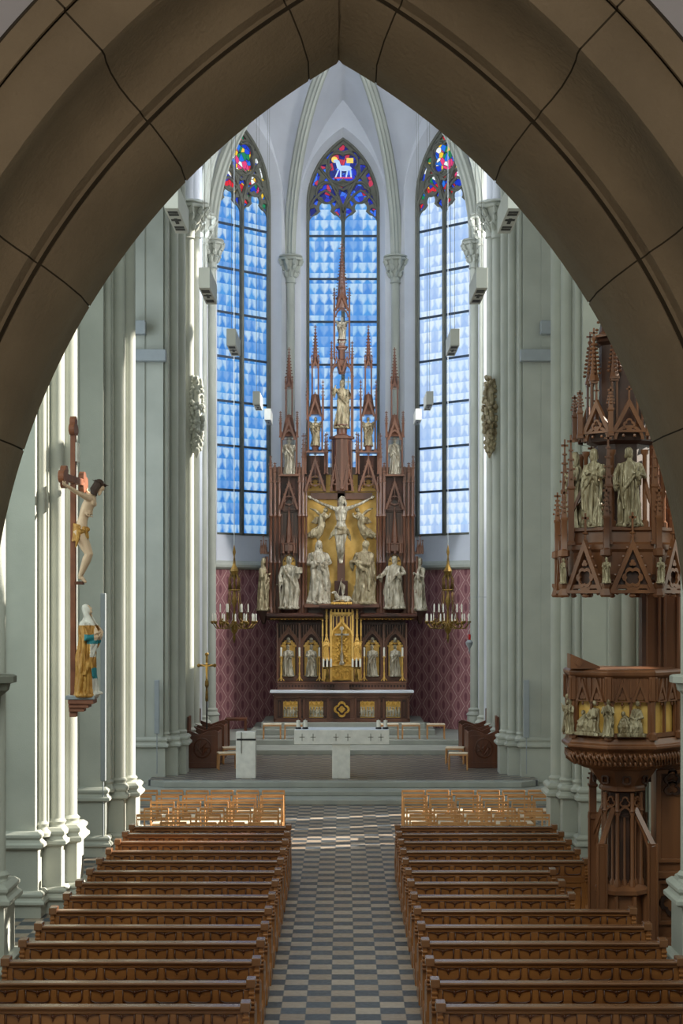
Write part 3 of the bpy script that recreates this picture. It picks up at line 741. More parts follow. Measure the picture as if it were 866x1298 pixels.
# ================================================================== pews
def make_pew(L, npan, label):
    t = thing('church_pew', label, 'pew', (0, 0, 0), 'oak pews in two blocks beside the aisle')
    b = MB(); b.box(0.05, L - 0.05, -0.012, 0.018, 0.10, 0.90)
    b.box(0.05, L - 0.05, -0.03, 0.02, 0.905, 0.935); b.box(0.05, L - 0.05, -0.03, 0.02, 0.64, 0.735); b.box(0.05, L - 0.05, -0.03, 0.02, 0.08, 0.16)
    pw = (L - 0.14) / npan
    for i in range(npan + 1):
        wd = 0.045 if i in (0, npan // 2, npan) else 0.028
        x = 0.07 + pw * i; b.box(x - wd, x + wd, -0.028, 0.0, 0.12, 0.90)
    b.build('backrest', M['pewwood'], t, bevel=0.004)
    for i in range(npan):
        cx = 0.07 + pw * (i + .5); hw = pw / 2 - 0.04
        q = MB()
        # carved tulip and curved moulding of one panel
        for zt, zb_ in ((0.905, 0.765), (0.58, 0.2)):
            hh = zt - zb_; hx = hw * 0.96
            pts = [(cx - hx, -0.02, zt - 0.01), (cx - hx, -0.022, zb_ + hh * .35), (cx - hx * .96, -0.022, zb_ + hh * .16), (cx - hx * .82, -0.022, zb_ + 0.012), (cx - hx * .6, -0.022, zb_), (cx + hx * .6, -0.022, zb_), (cx + hx * .82, -0.022, zb_ + 0.012), (cx + hx * .96, -0.022, zb_ + hh * .16), (cx + hx, -0.022, zb_ + hh * .35), (cx + hx, -0.02, zt - 0.01)]
            q.tube(pts, 0.0085, 6)
            for s_ in (-1, 1): q.tube([(cx + s_ * hx * .96, -0.02, zt - 0.012), (cx + s_ * hx * .45, -0.024, zt - 0.014), (cx + s_ * hx * .15, -0.026, zt - 0.024), (cx + s_ * 0.006, -0.028, zt - 0.045)], [0.004, 0.006, 0.008, 0.005], 6)
            q.ball((cx, -0.022, zt - 0.035), (0.014, 0.012, 0.022), 8, 5); q.ball((cx, -0.022, zt - 0.066), (0.008, 0.008, 0.014), 6, 4)
        q.build('carved_panel', M['pewdark'], t, smooth=True)
    b = MB()
    prof = [(-0.045, 0.935), (-0.06, 0.955), (-0.065, 0.968), (-0.055, 0.980), (0.075, 0.980), (0.085, 0.965), (0.06, 0.935)]
    b.loft([[(0.0, y, z) for y, z in prof], [(L, y, z) for y, z in prof]])
    for x0 in (-0.015, L - 0.085): b.box(x0, x0 + 0.10, -0.085, 0.10, 0.93, 1.02)
    b.build('top_rail', M['pewtop'], t, bevel=0.008)
    side = [(-0.07, 0.0), (0.50, 0.0), (0.50, 0.10), (0.44, 0.16), (0.46, 0.40), (0.50, 0.48), (0.48, 0.62), (0.40, 0.68), (0.24, 0.66), (0.14, 0.72), (0.09, 0.84), (0.09, 0.95), (-0.06, 0.95), (-0.06, 0.80), (-0.035, 0.72), (-0.035, 0.30), (-0.07, 0.20)]
    for x0 in (0.0, L - 0.055):
        b = MB(); b.prism(side, x0, x0 + 0.055, lambda x, y, z: (y, x, z))
        for k in range(5): b.box(x0 - 0.006, x0 + 0.061, -0.075, -0.03, 0.86 - 0.05 * k, 0.885 - 0.05 * k)
        b.box(x0 - 0.01, x0 + 0.065, 0.05, 0.40, 0.20, 0.40)
        b.build('bench_end', M['pewwood'], t, bevel=0.006)
    b = MB(); b.box(0.05, L - 0.05, 0.03, 0.44, 0.44, 0.475); b.build('seat', M['pewwood'], t, bevel=0.005)
    b = MB(); b.box(0.06, L - 0.06, -0.26, -0.13, 0.15, 0.185)
    for x in (0.3, L / 2, L - 0.3): b.box(x - 0.02, x + 0.02, -0.22, -0.03, 0.0, 0.15)
    b.build('kneeler', M['pewwood'], t)
    return t
ORD = ['frontmost', 'second', 'third', 'fourth', 'fifth', 'sixth', 'seventh', 'eighth', 'ninth', 'tenth', 'eleventh', 'twelfth', 'thirteenth', 'fourteenth']
pew_y = [8442 / (y - 762) for y in (1047.5, 1056.5, 1066.5, 1078.5, 1090.8, 1104, 1118.5, 1135, 1153.3, 1173, 1194, 1217.5, 1244.5, 1274.5)]
long_p = make_pew(2.87, 8, ''); short_p = None
used = {'l': False, 's': False}
for side in (-1, 1):
    for i, y in enumerate(pew_y):
        short = side > 0 and i in (5, 6, 7)
        lab = 'carved oak pew %s aisle, %s row%s' % ('left of' if side < 0 else 'right of', ORD[i], ' from the choir' if i else ' by the chairs')
        if short: lab += ', shortened for the pulpit'
        if short and short_p is None: short_p = make_pew(2.22, 6, '')
        key = 's' if short else 'l'; p = short_p if short else long_p
        loc = ((0.935 if side > 0 else -0.935 - 2.87), y, 0)
        if not used[key]: p.location = loc; p['label'] = lab; used[key] = True
        else: dup(p, loc, 0, lab)

# ================================================================== chairs
ch = thing('wooden_chair', '', 'chair', (0, 0, 0), 'light beech chairs before the choir steps')
b = MB(); b.tube([(-0.235, 0, 0.0), (-0.235, -0.02, 0.45), (-0.235, -0.05, 0.90), (0.235, -0.05, 0.90), (0.235, -0.02, 0.45), (0.235, 0, 0)], 0.019, 6)
b.box(-0.235, 0.235, -0.062, -0.035, 0.865, 0.915)
b.build('back_frame', M['chairwood'], ch)
b = MB(); b.box(-0.225, 0.225, -0.05, -0.035, 0.80, 0.83); b.build('back_slat', M['chairwood'], ch)
b = MB(); b.box(-0.215, 0.215, 0.0, 0.42, 0.435, 0.46); b.build('seat', M['chairseat'], ch, bevel=0.006)
b = MB(); b.box(-0.24, 0.24, -0.01, 0.43, 0.40, 0.435)
b.build('seat_frame', M['chairwood'], ch, bevel=0.004)
for s in (-1, 1):
    b = MB(); b.tube([(s * 0.225, 0.41, 0), (s * 0.225, 0.40, 0.42)], 0.018, 6); b.build('leg', M['chairwood'], ch)
    b = MB(); b.box(s * 0.225 - 0.01, s * 0.225 + 0.01, 0, 0.41, 0.2, 0.225); b.build('stretcher', M['chairwood'], ch)
first = True
rows = [(35.9, 6), (34.9, 6), (33.85, 5), (32.8, 5), (31.8, 5), (30.7, 4)]
for side in (-1, 1):
    for ri, (y, n_) in enumerate(rows):
        for k in range(n_):
            x = side * (1.50 + 0.55 * k); yy = y + 0.0
            lab = 'beech chair %s the aisle, %s row from the choir steps, %s from the aisle' % ('left of' if side < 0 else 'right of', ORD[ri] if ri else 'first', ['nearest', 'second', 'third', 'fourth', 'fifth', 'sixth'][k])
            if side * x > 3.95 - (0 if y > 34.2 or y < 32.6 else 0.0) and 32.3 < y < 34.9: continue
            loc = (x + rnd.uniform(-.02, .02), yy + rnd.uniform(-.03, .03), 0); rz = rnd.uniform(-.04, .04)
            if first: ch.location = loc; ch.rotation_euler.z = rz; ch['label'] = lab; first = False
            else: dup(ch, loc, rz, lab)

# ================================================================== choir furniture
ZC = 0.403
t = thing('stone_altar_table', 'modern pale stone altar table on one block leg in the choir', 'altar', (-0.03, 42.95 + .35, ZC))
X = lambda px, d: (px - 435) * d / 2100
b = MB(); b.box(X(373, 42.9), X(493.5, 42.9), 42.9, 43.75, 1.29, 1.66); b.build('table_slab', M['marble'], t, bevel=0.01)
b = MB(); b.box(X(421, 42.9), X(444, 42.9), 42.95, 43.7, ZC, 1.29); b.build('pedestal', M['marble'], t, bevel=0.01)
for px in (383, 397, 426, 441, 470, 483):
    x = X(px, 42.9); b = MB(); b.prism([(x - .006, 1.38), (x + .006, 1.38), (x + .006, 1.475), (x + .07, 1.475), (x + .07, 1.487), (x + .006, 1.487), (x + .006, 1.57), (x - .006, 1.57), (x - .006, 1.487), (x - .07, 1.487), (x - .07, 1.475), (x - .006, 1.475)], 42.893, 42.9)
    b.build('incised_cross', M['mortar'], t)
b = MB(); b.box(X(374, 42.9), X(492.5, 42.9), 42.93, 43.72, 1.662, 1.675); tag(b.build('altar_cloth', M['cloth']), 'white linen cloth on the stone altar table', 'cloth')
for px, l in ((378, 'outer left'), (387, 'inner left'), (480, 'inner right'), (489, 'outer right')):
    x = X(px, 43)
    t = thing('altar_candle', 'thick short white candle on stone altar table, %s of the four' % l, 'candle', (x, 43.1, 1.675), 'candles on the stone altar table')
    b = MB(); b.lathe([(0.07, 0), (0.085, 0.02), (0.06, 0.05)], x, 43.1, 1.675, 12); b.build('candle_dish', M['black'], t)
    b = MB(); b.lathe([(0.05, 0.05), (0.05, 0.22), (0.03, 0.225), (0.006, 0.225), (0.005, 0.25)], x, 43.1, 1.675, 12); b.build('wax', M['candle'], t, smooth='auto')
# ambo of the same stone
t = thing('stone_ambo', 'pale stone slab ambo left of the altar table with a dark cross inlay', 'lectern', (X(311.5, 43), 43.2, ZC))
b = MB(); b.box(X(299, 43), X(324, 43), 43, 43.4, ZC, 1.60); b.build('slab', M['marble'], t, bevel=0.01)
b = MB(); b.box(X(300, 43), X(324.5, 43), 42.985, 43.0, 1.385, 1.43); b.box(X(305.6, 43), X(306.4, 43), 42.985, 43, 1.05, 1.60); b.build('cross_inlay', M['black'], t)

def stool(px, py, d, z, label, rz=0.0, w_=0.47):
    x = X(px, d)
    t = thing('wooden_stool', label, 'stool', (x, d, z), 'beech stools in the choir', rz)
    t['_org'] = [0, 0, 0]
    b = MB(); b.box(-w_ / 2, w_ / 2, -0.2, 0.2, 0.44, 0.47); b.build('seat', M['chairseat'], t, bevel=0.006)
    for sx in (-1, 1):
        b = MB(); b.tube([(sx * w_ / 2.1, -0.18, 0), (sx * w_ / 2.15, -0.17, 0.44), (sx * w_ / 2.15, 0.17, 0.44), (sx * w_ / 2.1, 0.18, 0)], 0.02, 6); b.build('side_frame', M['chairwood'], t)
    b = MB(); b.box(-w_ / 2, w_ / 2, -0.2, -0.17, 0.40, 0.44); b.box(-w_ / 2, w_ / 2, 0.17, 0.2, 0.40, 0.44); b.build('rail', M['chairwood'], t)
    return t
for px, d, z, l in ((345, 51.8, .70, 'left of the altar table, outer'), (372, 51.8, .70, 'left of the altar table, inner'), (494, 51.8, .70, 'right of the altar table, innermost'), (521, 51.8, .70, 'right of the altar table, middle'), (552.5, 51.8, .70, 'right of the altar table, outermost')):
    stool(px, 0, d, z, 'beech stool on the upper step %s' % l, 0, 0.56)
for px, d, l, rz in ((294, 46.9, 'left, farther', .15), (288, 45.3, 'left, nearer', .2), (577, 46.9, 'right, farther', -.15), (581, 45.2, 'right, nearer', -.1)):
    stool(px, 0, d, ZC, 'beech stool by the carved choir stall, %s' % l, rz, 0.52)
# choir stalls
def stall(s, y, label):
    x0 = s * 3.45; x1 = s * 4.3
    a, c = sorted((x0, x1))
    t = thing('choir_stall', label, 'choir stall', ((a + c) / 2, y, ZC))
    side = [(a, 0.0), (c, 0.0), (c, 1.22), ((c if s > 0 else a) - s * 0.0, 1.22), (x0 + s * 0.45, 0.98), (x0 + s * 0.30, 1.05), (x0 + s * 0.12, 1.12), (x0, 1.05)]
    side = [(x0, 0), (x1, 0), (x1, 1.05), (x0 + s * .5, 0.92), (x0 + s * .3, 1.0), (x0 + s * 0.1, 1.05), (x0, 1.0)]
    for yy in (y, y + 1.5):
        q = MB(); q.prism([(x, z + ZC) for x, z in side], yy, yy + 0.07); q.build('end_panel', M['wood'], t, bevel=0.01)
        q = MB()
        mx_, mz = (x0 + x1) / 2, ZC + 0.55
        q.tube([(mx_ + 0.24 * math.cos(k * PI / 8) * 1.0, yy - 0.01, mz + 0.27 * math.sin(k * PI / 8)) for k in range(17)], 0.02, 5)
        for k in range(7): q.tube([(mx_, yy - 0.01, mz - 0.2 + 0.02 * k), (mx_ + 0.12 * math.cos(k * 1.2), yy - 0.02, mz + 0.05 * math.sin(k * 2.1)), (mx_ + 0.2 * math.cos(k * .9), yy - 0.01, mz + 0.2 * math.sin(k * .9))], [0.02, 0.03, 0.01], 5)
        q.box(a + 0.06, c - 0.06, yy - 0.015, yy, ZC + 0.1, ZC + 0.16); q.box(a + 0.06, c - 0.06, yy - 0.015, yy, ZC + 0.86, ZC + 0.9)
        q.build('carving', M['wood'], t, smooth='auto')
    q = MB(); q.box(a + (0.05 if s > 0 else 0.5), c - (0.5 if s > 0 else 0.05), y + .07, y + 1.5, ZC + 0.42, ZC + 0.47); q.build('seat', M['wood'], t)
    q = MB(); q.box(min(x0, x0 + s * .05), max(x0, x0 + s * .05), y + .07, y + 1.5, ZC, ZC + 0.95); q.build('front_panel', M['wood'], t)
    q = MB(); q.box(min(x1, x1 - s * .05), max(x1, x1 - s * .05), y + .07, y + 1.5, ZC, ZC + 1.4); q.build('back_panel', M['wood'], t)
stall(-1, 45.6, 'carved dark oak choir stall against the left chancel pillar')
stall(1, 45.6, 'carved dark oak choir stall against the right chancel pillar')
stall(-1, 48.0, 'second carved oak choir stall on the left, behind the first')
stall(1, 48.0, 'second carved oak choir stall on the right, behind the first')
# wooden side table behind the left stall
t = thing('side_table', 'small dark wooden side table behind the left choir stalls', 'table', (-3.25, 50.8, 0.55))
b = MB(); b.box(-3.6, -2.95, 50.5, 51.1, 1.35, 1.42); b.build('table_top', M['wood'], t, bevel=.01)
for sx in (-3.55, -3.02):
    for sy in (50.55, 51.0): b = MB(); b.box(sx, sx + .06, sy, sy + .06, .55, 1.35); b.build('leg', M['wood'], t)

# processional cross on its stand
x, y = X(262, 47.5), 47.55
t = thing('processional_cross', 'brass processional cross on a black pole by the left choir stalls', 'cross', (x, y, ZC))
q = MB(); q.lathe([(0.2, 0), (0.2, 0.04), (0.04, 0.1), (0.022, 0.12), (0.022, 1.75)], x, y, ZC, 12); q.build('pole', M['black'], t, smooth='auto')
q = MB(); q.lathe([(0.04, 1.72), (0.045, 1.8), (0.03, 2.1), (0.06, 2.18), (0.05, 2.3), (0.02, 2.36)], x, y, ZC, 10)
q.box(x - 0.03, x + 0.03, y - 0.02, y + 0.02, ZC + 2.3, ZC + 3.05); q.box(x - 0.22, x + 0.22, y - 0.018, y + 0.018, ZC + 2.72, ZC + 2.78)
for dx, dz in ((-0.23, 2.75), (0.23, 2.75), (0, 3.07)): q.ball((x + dx, y, ZC + dz), (0.055, 0.03, 0.055), 8, 5)
q.build('cross_head', M['brass'], t)
q = MB(); q.ball((x, y - 0.04, ZC + 2.80), 0.035); q.tube([(x, y - .04, ZC + 2.76), (x, y - .045, ZC + 2.5), (x + .01, y - .04, ZC + 2.36)], [0.035, 0.03, 0.015], 6); q.tube([(x - .16, y - .03, ZC + 2.78), (x, y - .04, ZC + 2.72), (x + .16, y - .03, ZC + 2.78)], [.01, .02, .01], 5); q.build('small_figure', M['goldflat'], t)

# ================================================================== hanging lamps and loudspeakers
bx = thing('hanging_spotlight_box', '', 'lamp', (0, 0, 0), 'white lamp boxes hung in two rows down the church')
b = MB(); b.box(-0.10, 0.10, 0, 1.6, 0.0, 0.36); b.build('housing', M['whitebox'], bx, bevel=0.01)
for k, (yy, ln) in enumerate(((0.18, 0.30), (0.66, 0.28), (1.12, 0.3))):
    b = MB(); b.box(-0.07, 0.07, yy, yy + ln * 0.35, -0.006, 0.01); b.box(-0.07, 0.07, yy + ln * .5, yy + ln * 0.85, -0.006, 0.01) if k != 1 else b.box(-0.025, 0.025, yy - .04, yy + ln, -0.008, 0.01); b.build('lamp_slot', M['black'], bx)
b = MB()
for yy in (0.12, 1.48): b.tube([(0, yy, 0.36), (0, yy, 13.2)], 0.0045, 5)
b.build('cable', M['trace'], bx)
first = True
for s in (-1, 1):
    for k, (px, py) in enumerate(((217, 248), (259, 352), (293, 427), (325, 504), (338, 532))):
        d = 2.42 * 2100 / (435 - px); z = 5 + (762 - py) * d / 2100 - 0.18
        if k == 4: d = 53.0; z = 5 + (762 - py) * d / 2100
        lab = 'white lamp box hung on cables, %s from the arch in the %s row' % (['nearest', 'second', 'third', 'fourth', 'farthest'][k], 'left' if s < 0 else 'right')
        if first: bx.location = (s * 2.42, d, z); bx['label'] = lab; first = False
        else: dup(bx, (s * 2.42, d, z), 0, lab)
for s in (-1, 1):
    sn = 'left' if s < 0 else 'right'
    for (a0, a1, za, zb_, l) in ((5.6, 4.62, 11.25, 11.55, 'lower and longer'), (5.6, 5.15, 11.95, 12.30, 'upper and shorter')):
        q = MB(); x0, x1 = sorted((s * a0, s * a1)); q.box(x0, x1, 43.05, 43.33, za, zb_)
        q.box(x0, x1, 43.3, 43.36, za + 0.03, zb_ - 0.03)
        t = q.build('loudspeaker_box', M['greymetal'], bevel=0.01)
        tag(t, 'horizontal grey box on the %s chancel pillar, %s of two' % (sn, l), 'speaker', 'grey boxes on the chancel pillars')
# column loudspeakers with conduit
def column_speaker(x, y, z0, z1, w_, zc0, label):
    t = thing('column_loudspeaker', label, 'speaker', (x, y, z0))
    q = MB(); q.box(x - w_ / 2, x + w_ / 2, y - 0.05, y + 0.06, z0, z1); q.build('housing', M['greymetal'], t, bevel=0.015)
    q = MB(); q.tube([(x, y, z0), (x, y, zc0)], 0.014, 6); q.build('conduit', M['greymetal'], t)
    q = MB(); q.box(x - .02, x + .02, y + .02, y + 0.30, z1 - 0.3, z1 - 0.26); q.box(x - .02, x + .02, y + .02, y + 0.30, z0 + 0.2, z0 + 0.24); q.build('bracket', M['greymetal'], t)
column_speaker(X(131, 32.3), 32.3, 5 + (762 - 990) * 32.3 / 2100, 5 + (762 - 752) * 32.3 / 2100, 0.10, 0.12, 'tall slim grey column speaker on the left crossing pillar')
column_speaker(X(199, 43.2), 43.2, 5 + (762 - 930) * 43.2 / 2100, 5 + (762 - 862) * 43.2 / 2100, 0.13, 0.5, 'short grey column speaker on the left chancel pillar')
column_speaker(X(667.5, 43.2), 43.2, 5 + (762 - 935) * 43.2 / 2100, 5 + (762 - 862) * 43.2 / 2100, 0.15, 0.5, 'short grey column speaker on the right chancel pillar')
# ledges on the nearest pillars
for s in (-1, 1):
    q = MB(); xx = s * 4.48
    q.lathe([(0.02, -0.75), (0.06, -0.6), (0.10, -0.2), (0.20, -0.12), (0.22, -0.04), (0.30, -0.02), (0.30, 0.06), (0.26, 0.08)], xx, 21.22, 3.98, 8, PI / 8)
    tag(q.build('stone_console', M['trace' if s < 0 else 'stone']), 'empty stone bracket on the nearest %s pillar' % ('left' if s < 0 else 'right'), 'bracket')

# ================================================================== chandeliers
def chandelier(label, px, ztop):
    x, y = X(px, 50.0), 50.0
    t = thing('chandelier', label, 'chandelier', (x, y, 4.1)); K = 50 / 2100
    Zp = lambda py: 5 + (762 - py) * K
    q = MB(); q.lathe([(0.01, Zp(815)), (0.03, Zp(812)), (0.05, Zp(808)), (0.03, Zp(804)), (0.10, Zp(800)), (0.12, Zp(793)), (0.05, Zp(788)), (0.03, Zp(770)), (0.10, Zp(762)), (0.05, Zp(756)), (0.03, Zp(735)), (0.14, Zp(748 - 24)), (0.05, Zp(716)), (0.02, Zp(705)), (0.05, Zp(700)), (0.005, Zp(690))], x, y, 0, 8); q.build('stem', M['brass'], t, smooth='auto')
    q = MB(); q.tube([(x, y, Zp(691)), (x, y, 24.4)], 0.012, 5); q.build('cable', M['greymetal'], t)
    q = MB()
    for k in range(8):
        a = 2 * PI * k / 8; q.tube([(x + 0.13 * math.cos(a), y + 0.13 * math.sin(a), Zp(748)), (x + 0.17 * math.cos(a), y + 0.17 * math.sin(a), Zp(735)), (x + .1 * math.cos(a), y + .1 * math.sin(a), Zp(728)), (x + .02 * math.cos(a), y + .02 * math.sin(a), Zp(712))], 0.014, 4)
        q.tube([(x + 0.16 * math.cos(a), y + 0.16 * math.sin(a), Zp(748)), (x + 0.22 * math.cos(a), y + 0.22 * math.sin(a), Zp(785))], 0.010, 4)
        q.tube([(x + 0.16 * math.cos(a), y + 0.16 * math.sin(a), Zp(748)), (x + 0.17 * math.cos(a), y + 0.17 * math.sin(a), Zp(733))], [0.02, 0.004], 4)
    q.tube([(x + 0.17 * math.cos(a * PI / 8), y + 0.17 * math.sin(a * PI / 8), Zp(748)) for a in range(17)], 0.02, 5)
    q.build('crown', M['brass'], t, smooth=True)
    for k in range(12):
        a = 2 * PI * k / 12 + 0.12; R = 0.66; ca, sa = math.cos(a), math.sin(a)
        q = MB(); q.tube([(x + .06 * ca, y + .06 * sa, Zp(790)), (x + 0.3 * ca, y + .3 * sa, Zp(797)), (x + .55 * ca, y + .55 * sa, Zp(796)), (x + R * ca, y + R * sa, Zp(789))], 0.016, 5)
        q.tube([(x + .4 * ca, y + .4 * sa, Zp(797)), (x + 0.45 * ca, y + .45 * sa, Zp(787)), (x + .38 * ca, y + .38 * sa, Zp(784))], 0.013, 4)
        q.lathe([(0.015, Zp(791)), (0.055, Zp(788.5)), (0.045, Zp(787))], x + R * ca, y + R * sa, 0, 8)
        q.lathe([(0.015, Zp(793)), (0.045, Zp(790.5)), (0.035, Zp(789))], x + .42 * ca, y + .42 * sa, 0, 8)
        arm = q.build('arm', M['brass'], t, smooth=True)
        q = MB(); q.lathe([(0.022, Zp(788)), (0.022, Zp(779.5)), (0.006, Zp(777.5))], x + R * ca, y + R * sa, 0, 8)
        q.build('candle', M['candle'], arm, smooth='auto')
        if k % 2 == 0:
            q = MB(); q.lathe([(0.022, Zp(776)), (0.022, Zp(767)), (0.006, Zp(765))], x + .42 * ca, y + .42 * sa, 0, 8); q.build('candle', M['candle'], arm, smooth='auto')
        if k % 2 == 0:
            q = MB(); q.tube([(x + .42 * ca, y + .42 * sa, Zp(789)), (x + .42 * ca, y + .42 * sa, Zp(776))], 0.012, 5); q.build('candle_holder', M['brass'], arm)
chandelier('brass candle chandelier hanging left of the high altar', 297, 0)
chandelier('brass candle chandelier hanging right of the high altar', 568, 0)
x, y = X(595, 49.5), 49.5; K = 49.5 / 2100; Zp = lambda py: 5 + (762 - py) * K
t = thing('sanctuary_lamp', 'hanging sanctuary lamp with a red glass right of the right chandelier', 'lamp', (x, y, Zp(825)))
q = MB(); q.lathe([(0.045, Zp(811)), (0.05, Zp(806)), (0.04, Zp(804))], x, y, 0, 10); q.build('red_glass', M['red'], t, smooth='auto')
q = MB(); q.lathe([(0.005, Zp(829)), (0.03, Zp(822)), (0.10, Zp(817)), (0.11, Zp(814)), (0.05, Zp(811))], x, y, 0, 10); q.build('bowl', M['greymetal'], t, smooth='auto')
q = MB()
for k in range(3): a = k * 2.1; q.tube([(x + .1 * math.cos(a), y + .1 * math.sin(a), Zp(815)), (x, y, Zp(780))], 0.004, 4)
q.tube([(x, y, Zp(780)), (x, y, Zp(757)), (4.615, y, Zp(757))], 0.008, 5); q.build('chain', M['greymetal'], t)

# ================================================================== carved figures
def figure_mesh(h=1.0, seed=0, arms=None, veil=False, beard=False, crown=False, turn=0.0, lean=0.0, look=0.0, wide=1.0, folds=1.0, wings=False, child=False, voxel=None, sit=False, base=True):
    """one continuous robed figure, faces -y, feet at the origin"""
    rr = random.Random(seed); b = MB()
    prof = [(0.0, .140, .110), (.03, .146, .112), (.12, .136, .106), (.26, .126, .100), (.42, .122, .094), (.54, .112, .086), (.62, .100, .078), (.70, .110, .082), (.76, .118, .078), (.79, .108, .066), (.815, .056, .046), (.835, .032, .034), (.88, .030, .032)]
    n = 56; rings = []
    ph1, ph2, sw = rr.uniform(0, 6), rr.uniform(0, 6), rr.choice((-1, 1))
    K = 26
    def at(z):
        for a, c in zip(prof, prof[1:]):
            if a[0] <= z <= c[0]:
                t = (z - a[0]) / (c[0] - a[0]); t = t * t * (3 - 2 * t); return a[1] + (c[1] - a[1]) * t, a[2] + (c[2] - a[2]) * t
        return prof[-1][1:]
    for j in range(K * 2 + 1):
        z = 0.88 * j / (K * 2); rx, ry = at(z); amp = 0.24 * folds * max(0.0, min(1, (0.80 - z) / 0.3)) ** 0.8
        cx = 0.022 * sw * math.sin(z * PI / 0.86) + lean * z * z; cy = -0.01 * math.sin(z * 4)
        ring = []
        for i in range(n):
            a = 2 * PI * i / n
            f = 1 + amp * (0.55 * math.sin(9 * a + ph1 + 3.5 * z * sw) + 0.45 * math.sin(5 * a + ph2 - 6 * z) + 0.25 * math.sin(14 * a + 8 * z))
            if amp > 0 and 0.25 < z < 0.66: f += 0.10 * folds * max(0, math.sin(7 * (z * 2.6 + sw * math.cos(a) * 0.35)))
            ring.append((cx + rx * wide * f * math.cos(a), cy + ry * f * math.sin(a), z))
        rings.append(ring)
    b.loft(rings)
    # long fold ridges
    for k in range(9):
        a0 = ph1 + k * .7; b.tube([( (at(z_)[0] * wide * 1.02) * math.cos(a0 + .25 * math.sin(z_ * 5)) + .022 * sw * math.sin(z_ * PI / .86) + lean * z_ * z_, (at(z_)[1] * 1.02) * math.sin(a0 + .25 * math.sin(z_ * 5)), z_) for z_ in (.02, .12, .25, .38, .5 + .02 * (k % 3))], [.016, .015, .013, .011, .004], 6)
    hx, hz = lean * 0.8 + 0.01 * sw, 0.927
    tm = Matrix.Rotation(turn, 3, 'Z') @ Matrix.Rotation(look, 3, 'X')
    def hp(x, y, z): return Vector((hx, -0.008, hz)) + tm @ Vector((x, y, z))
    b.ball(hp(0, 0, 0), (.046, .054, .066), 14, 10, tm)
    b.ball(hp(0, -.05, -.006), (.008, .014, .016), 6, 5, tm)
    b.ball(hp(0, -.034, -.040), (.022, .018, .018), 8, 5, tm)
    b.ball(hp(.018, -.045, .006), .008, 5, 4); b.ball(hp(-.018, -.045, .006), .008, 5, 4)
    if veil:
        vr = []
        for j in range(9):
            z = .065 - j * .045; w_ = [.02, .050, .060, .062, .064, .070, .085, .105, .11][j]
            vr.append([hp(w_ * 1.0 * math.sin(a), .012 + w_ * .75 * math.cos(a) - (0.0 if abs(a) < 2 else 0.0), z) for a in [(-2.35 + 4.7 * i / 16) for i in range(17)]] + [hp(w_ * .8 * math.sin(a), .012 + w_ * .55 * math.cos(a), z) for a in [(2.35 - 4.7 * i / 16) for i in range(17)]])
        b.loft(vr)
    else:
        b.ball(hp(0, .014, .012), (.055, .056, .060), 12, 8, tm)
        for k in range(7):
            a = -1.9 + 3.8 * k / 6; b.ball(hp(.046 * math.sin(a), .02 + .035 * math.cos(a), -.035 - .01 * (k % 2)), (.015, .015, .036), 6, 5)
    if beard: b.ball(hp(0, -.036, -.062), (.026, .02, .036), 8, 6, tm)
    if crown:
        for k in range(8): a = k * PI / 4; b.tube([hp(.045 * math.cos(a), .045 * math.sin(a), .04), hp(.052 * math.cos(a), .052 * math.sin(a), .088)], [.012, .008], 5)
    if arms is None: arms = [((-.118, 0, .775), (-.155, -.03, .62), (-.04, -.115, .66)), ((.118, 0, .775), (.155, -.03, .62), (.03, -.12, .68))]
    for S, E, Hn in arms:
        S, E, Hn = Vector(S), Vector(E), Vector(Hn); S.x += lean * .6; E.x += lean * .4
        b.tube([S + (S - E) * .05, S, S.lerp(E, .5), E, E.lerp(Hn, .5), E.lerp(Hn, .86)], [.028, .040, .042, .040, .040, .044], 8)
        d = (Hn - E).normalized()
        b.tube([E.lerp(Hn, .8), Hn, Hn + d * .022], [.015, .018, .014], 6)
        # hanging sleeve
        b.tube([E.lerp(Hn, .8) + Vector((0, 0, -.01)), E.lerp(Hn, .55) + Vector((0, 0, -.06)), E.lerp(Hn, .4) + Vector((0, .01, -.13))], [.034, .036, .014], 7)
        side = d.cross(Vector((0, 0, 1)))
        if side.length < .1: side = Vector((1, 0, 0))
        side.normalize(); upv = side.cross(d)
        for q in range(4): o_ = upv * (.012 * (q - 1.5)); b.tube([Hn + d * .015 + o_, Hn + d * .04 + o_, Hn + d * .052 + o_ * .8 - side * .008], [.0065, .006, .005], 5)
        b.tube([Hn + side * .01, Hn + side * .025 + d * .022], [.007, .006], 5)
    # cloak edge running across the body
    b.tube([(-.11 * sw, -.05, .80), (-.06 * sw, -.10, .66), (.05 * sw, -.115, .52), (.12 * sw, -.09, .40), (.15 * sw, -.03, .22)], [.018, .022, .026, .026, .016], 7)
    b.tube([(.10 * sw, -.06, .78), (.12 * sw, -.085, .6), (.13 * sw, -.09, .45), (.10 * sw, -.11, .2)], [.016, .018, .02, .014], 6)
    if wings:
        for s in (-1, 1):
            for k in range(6):
                a = 0.25 + 0.16 * k; L_ = .34 + .03 * k
                b.tube([(s * .06, .07, .70 + .01 * k), (s * (.10 + .10 * math.sin(a)), .10, .74 + .05 * k * .4), (s * (.12 + .03 * k), .10, .80 - .10 * (5 - k) + .02)], [.02, .028, .010], 6)
    if base:
        for s in (-1, 1): b.ball((s * .05, -.12, .02), (.028, .06, .022), 8, 5)
        b.lathe([(.17 * wide, -.02), (.18 * wide, 0), (.17 * wide, .025)], 0, 0, 0, 20, sy=.8)
    for v in b.bm.verts: v.co *= h
    return b
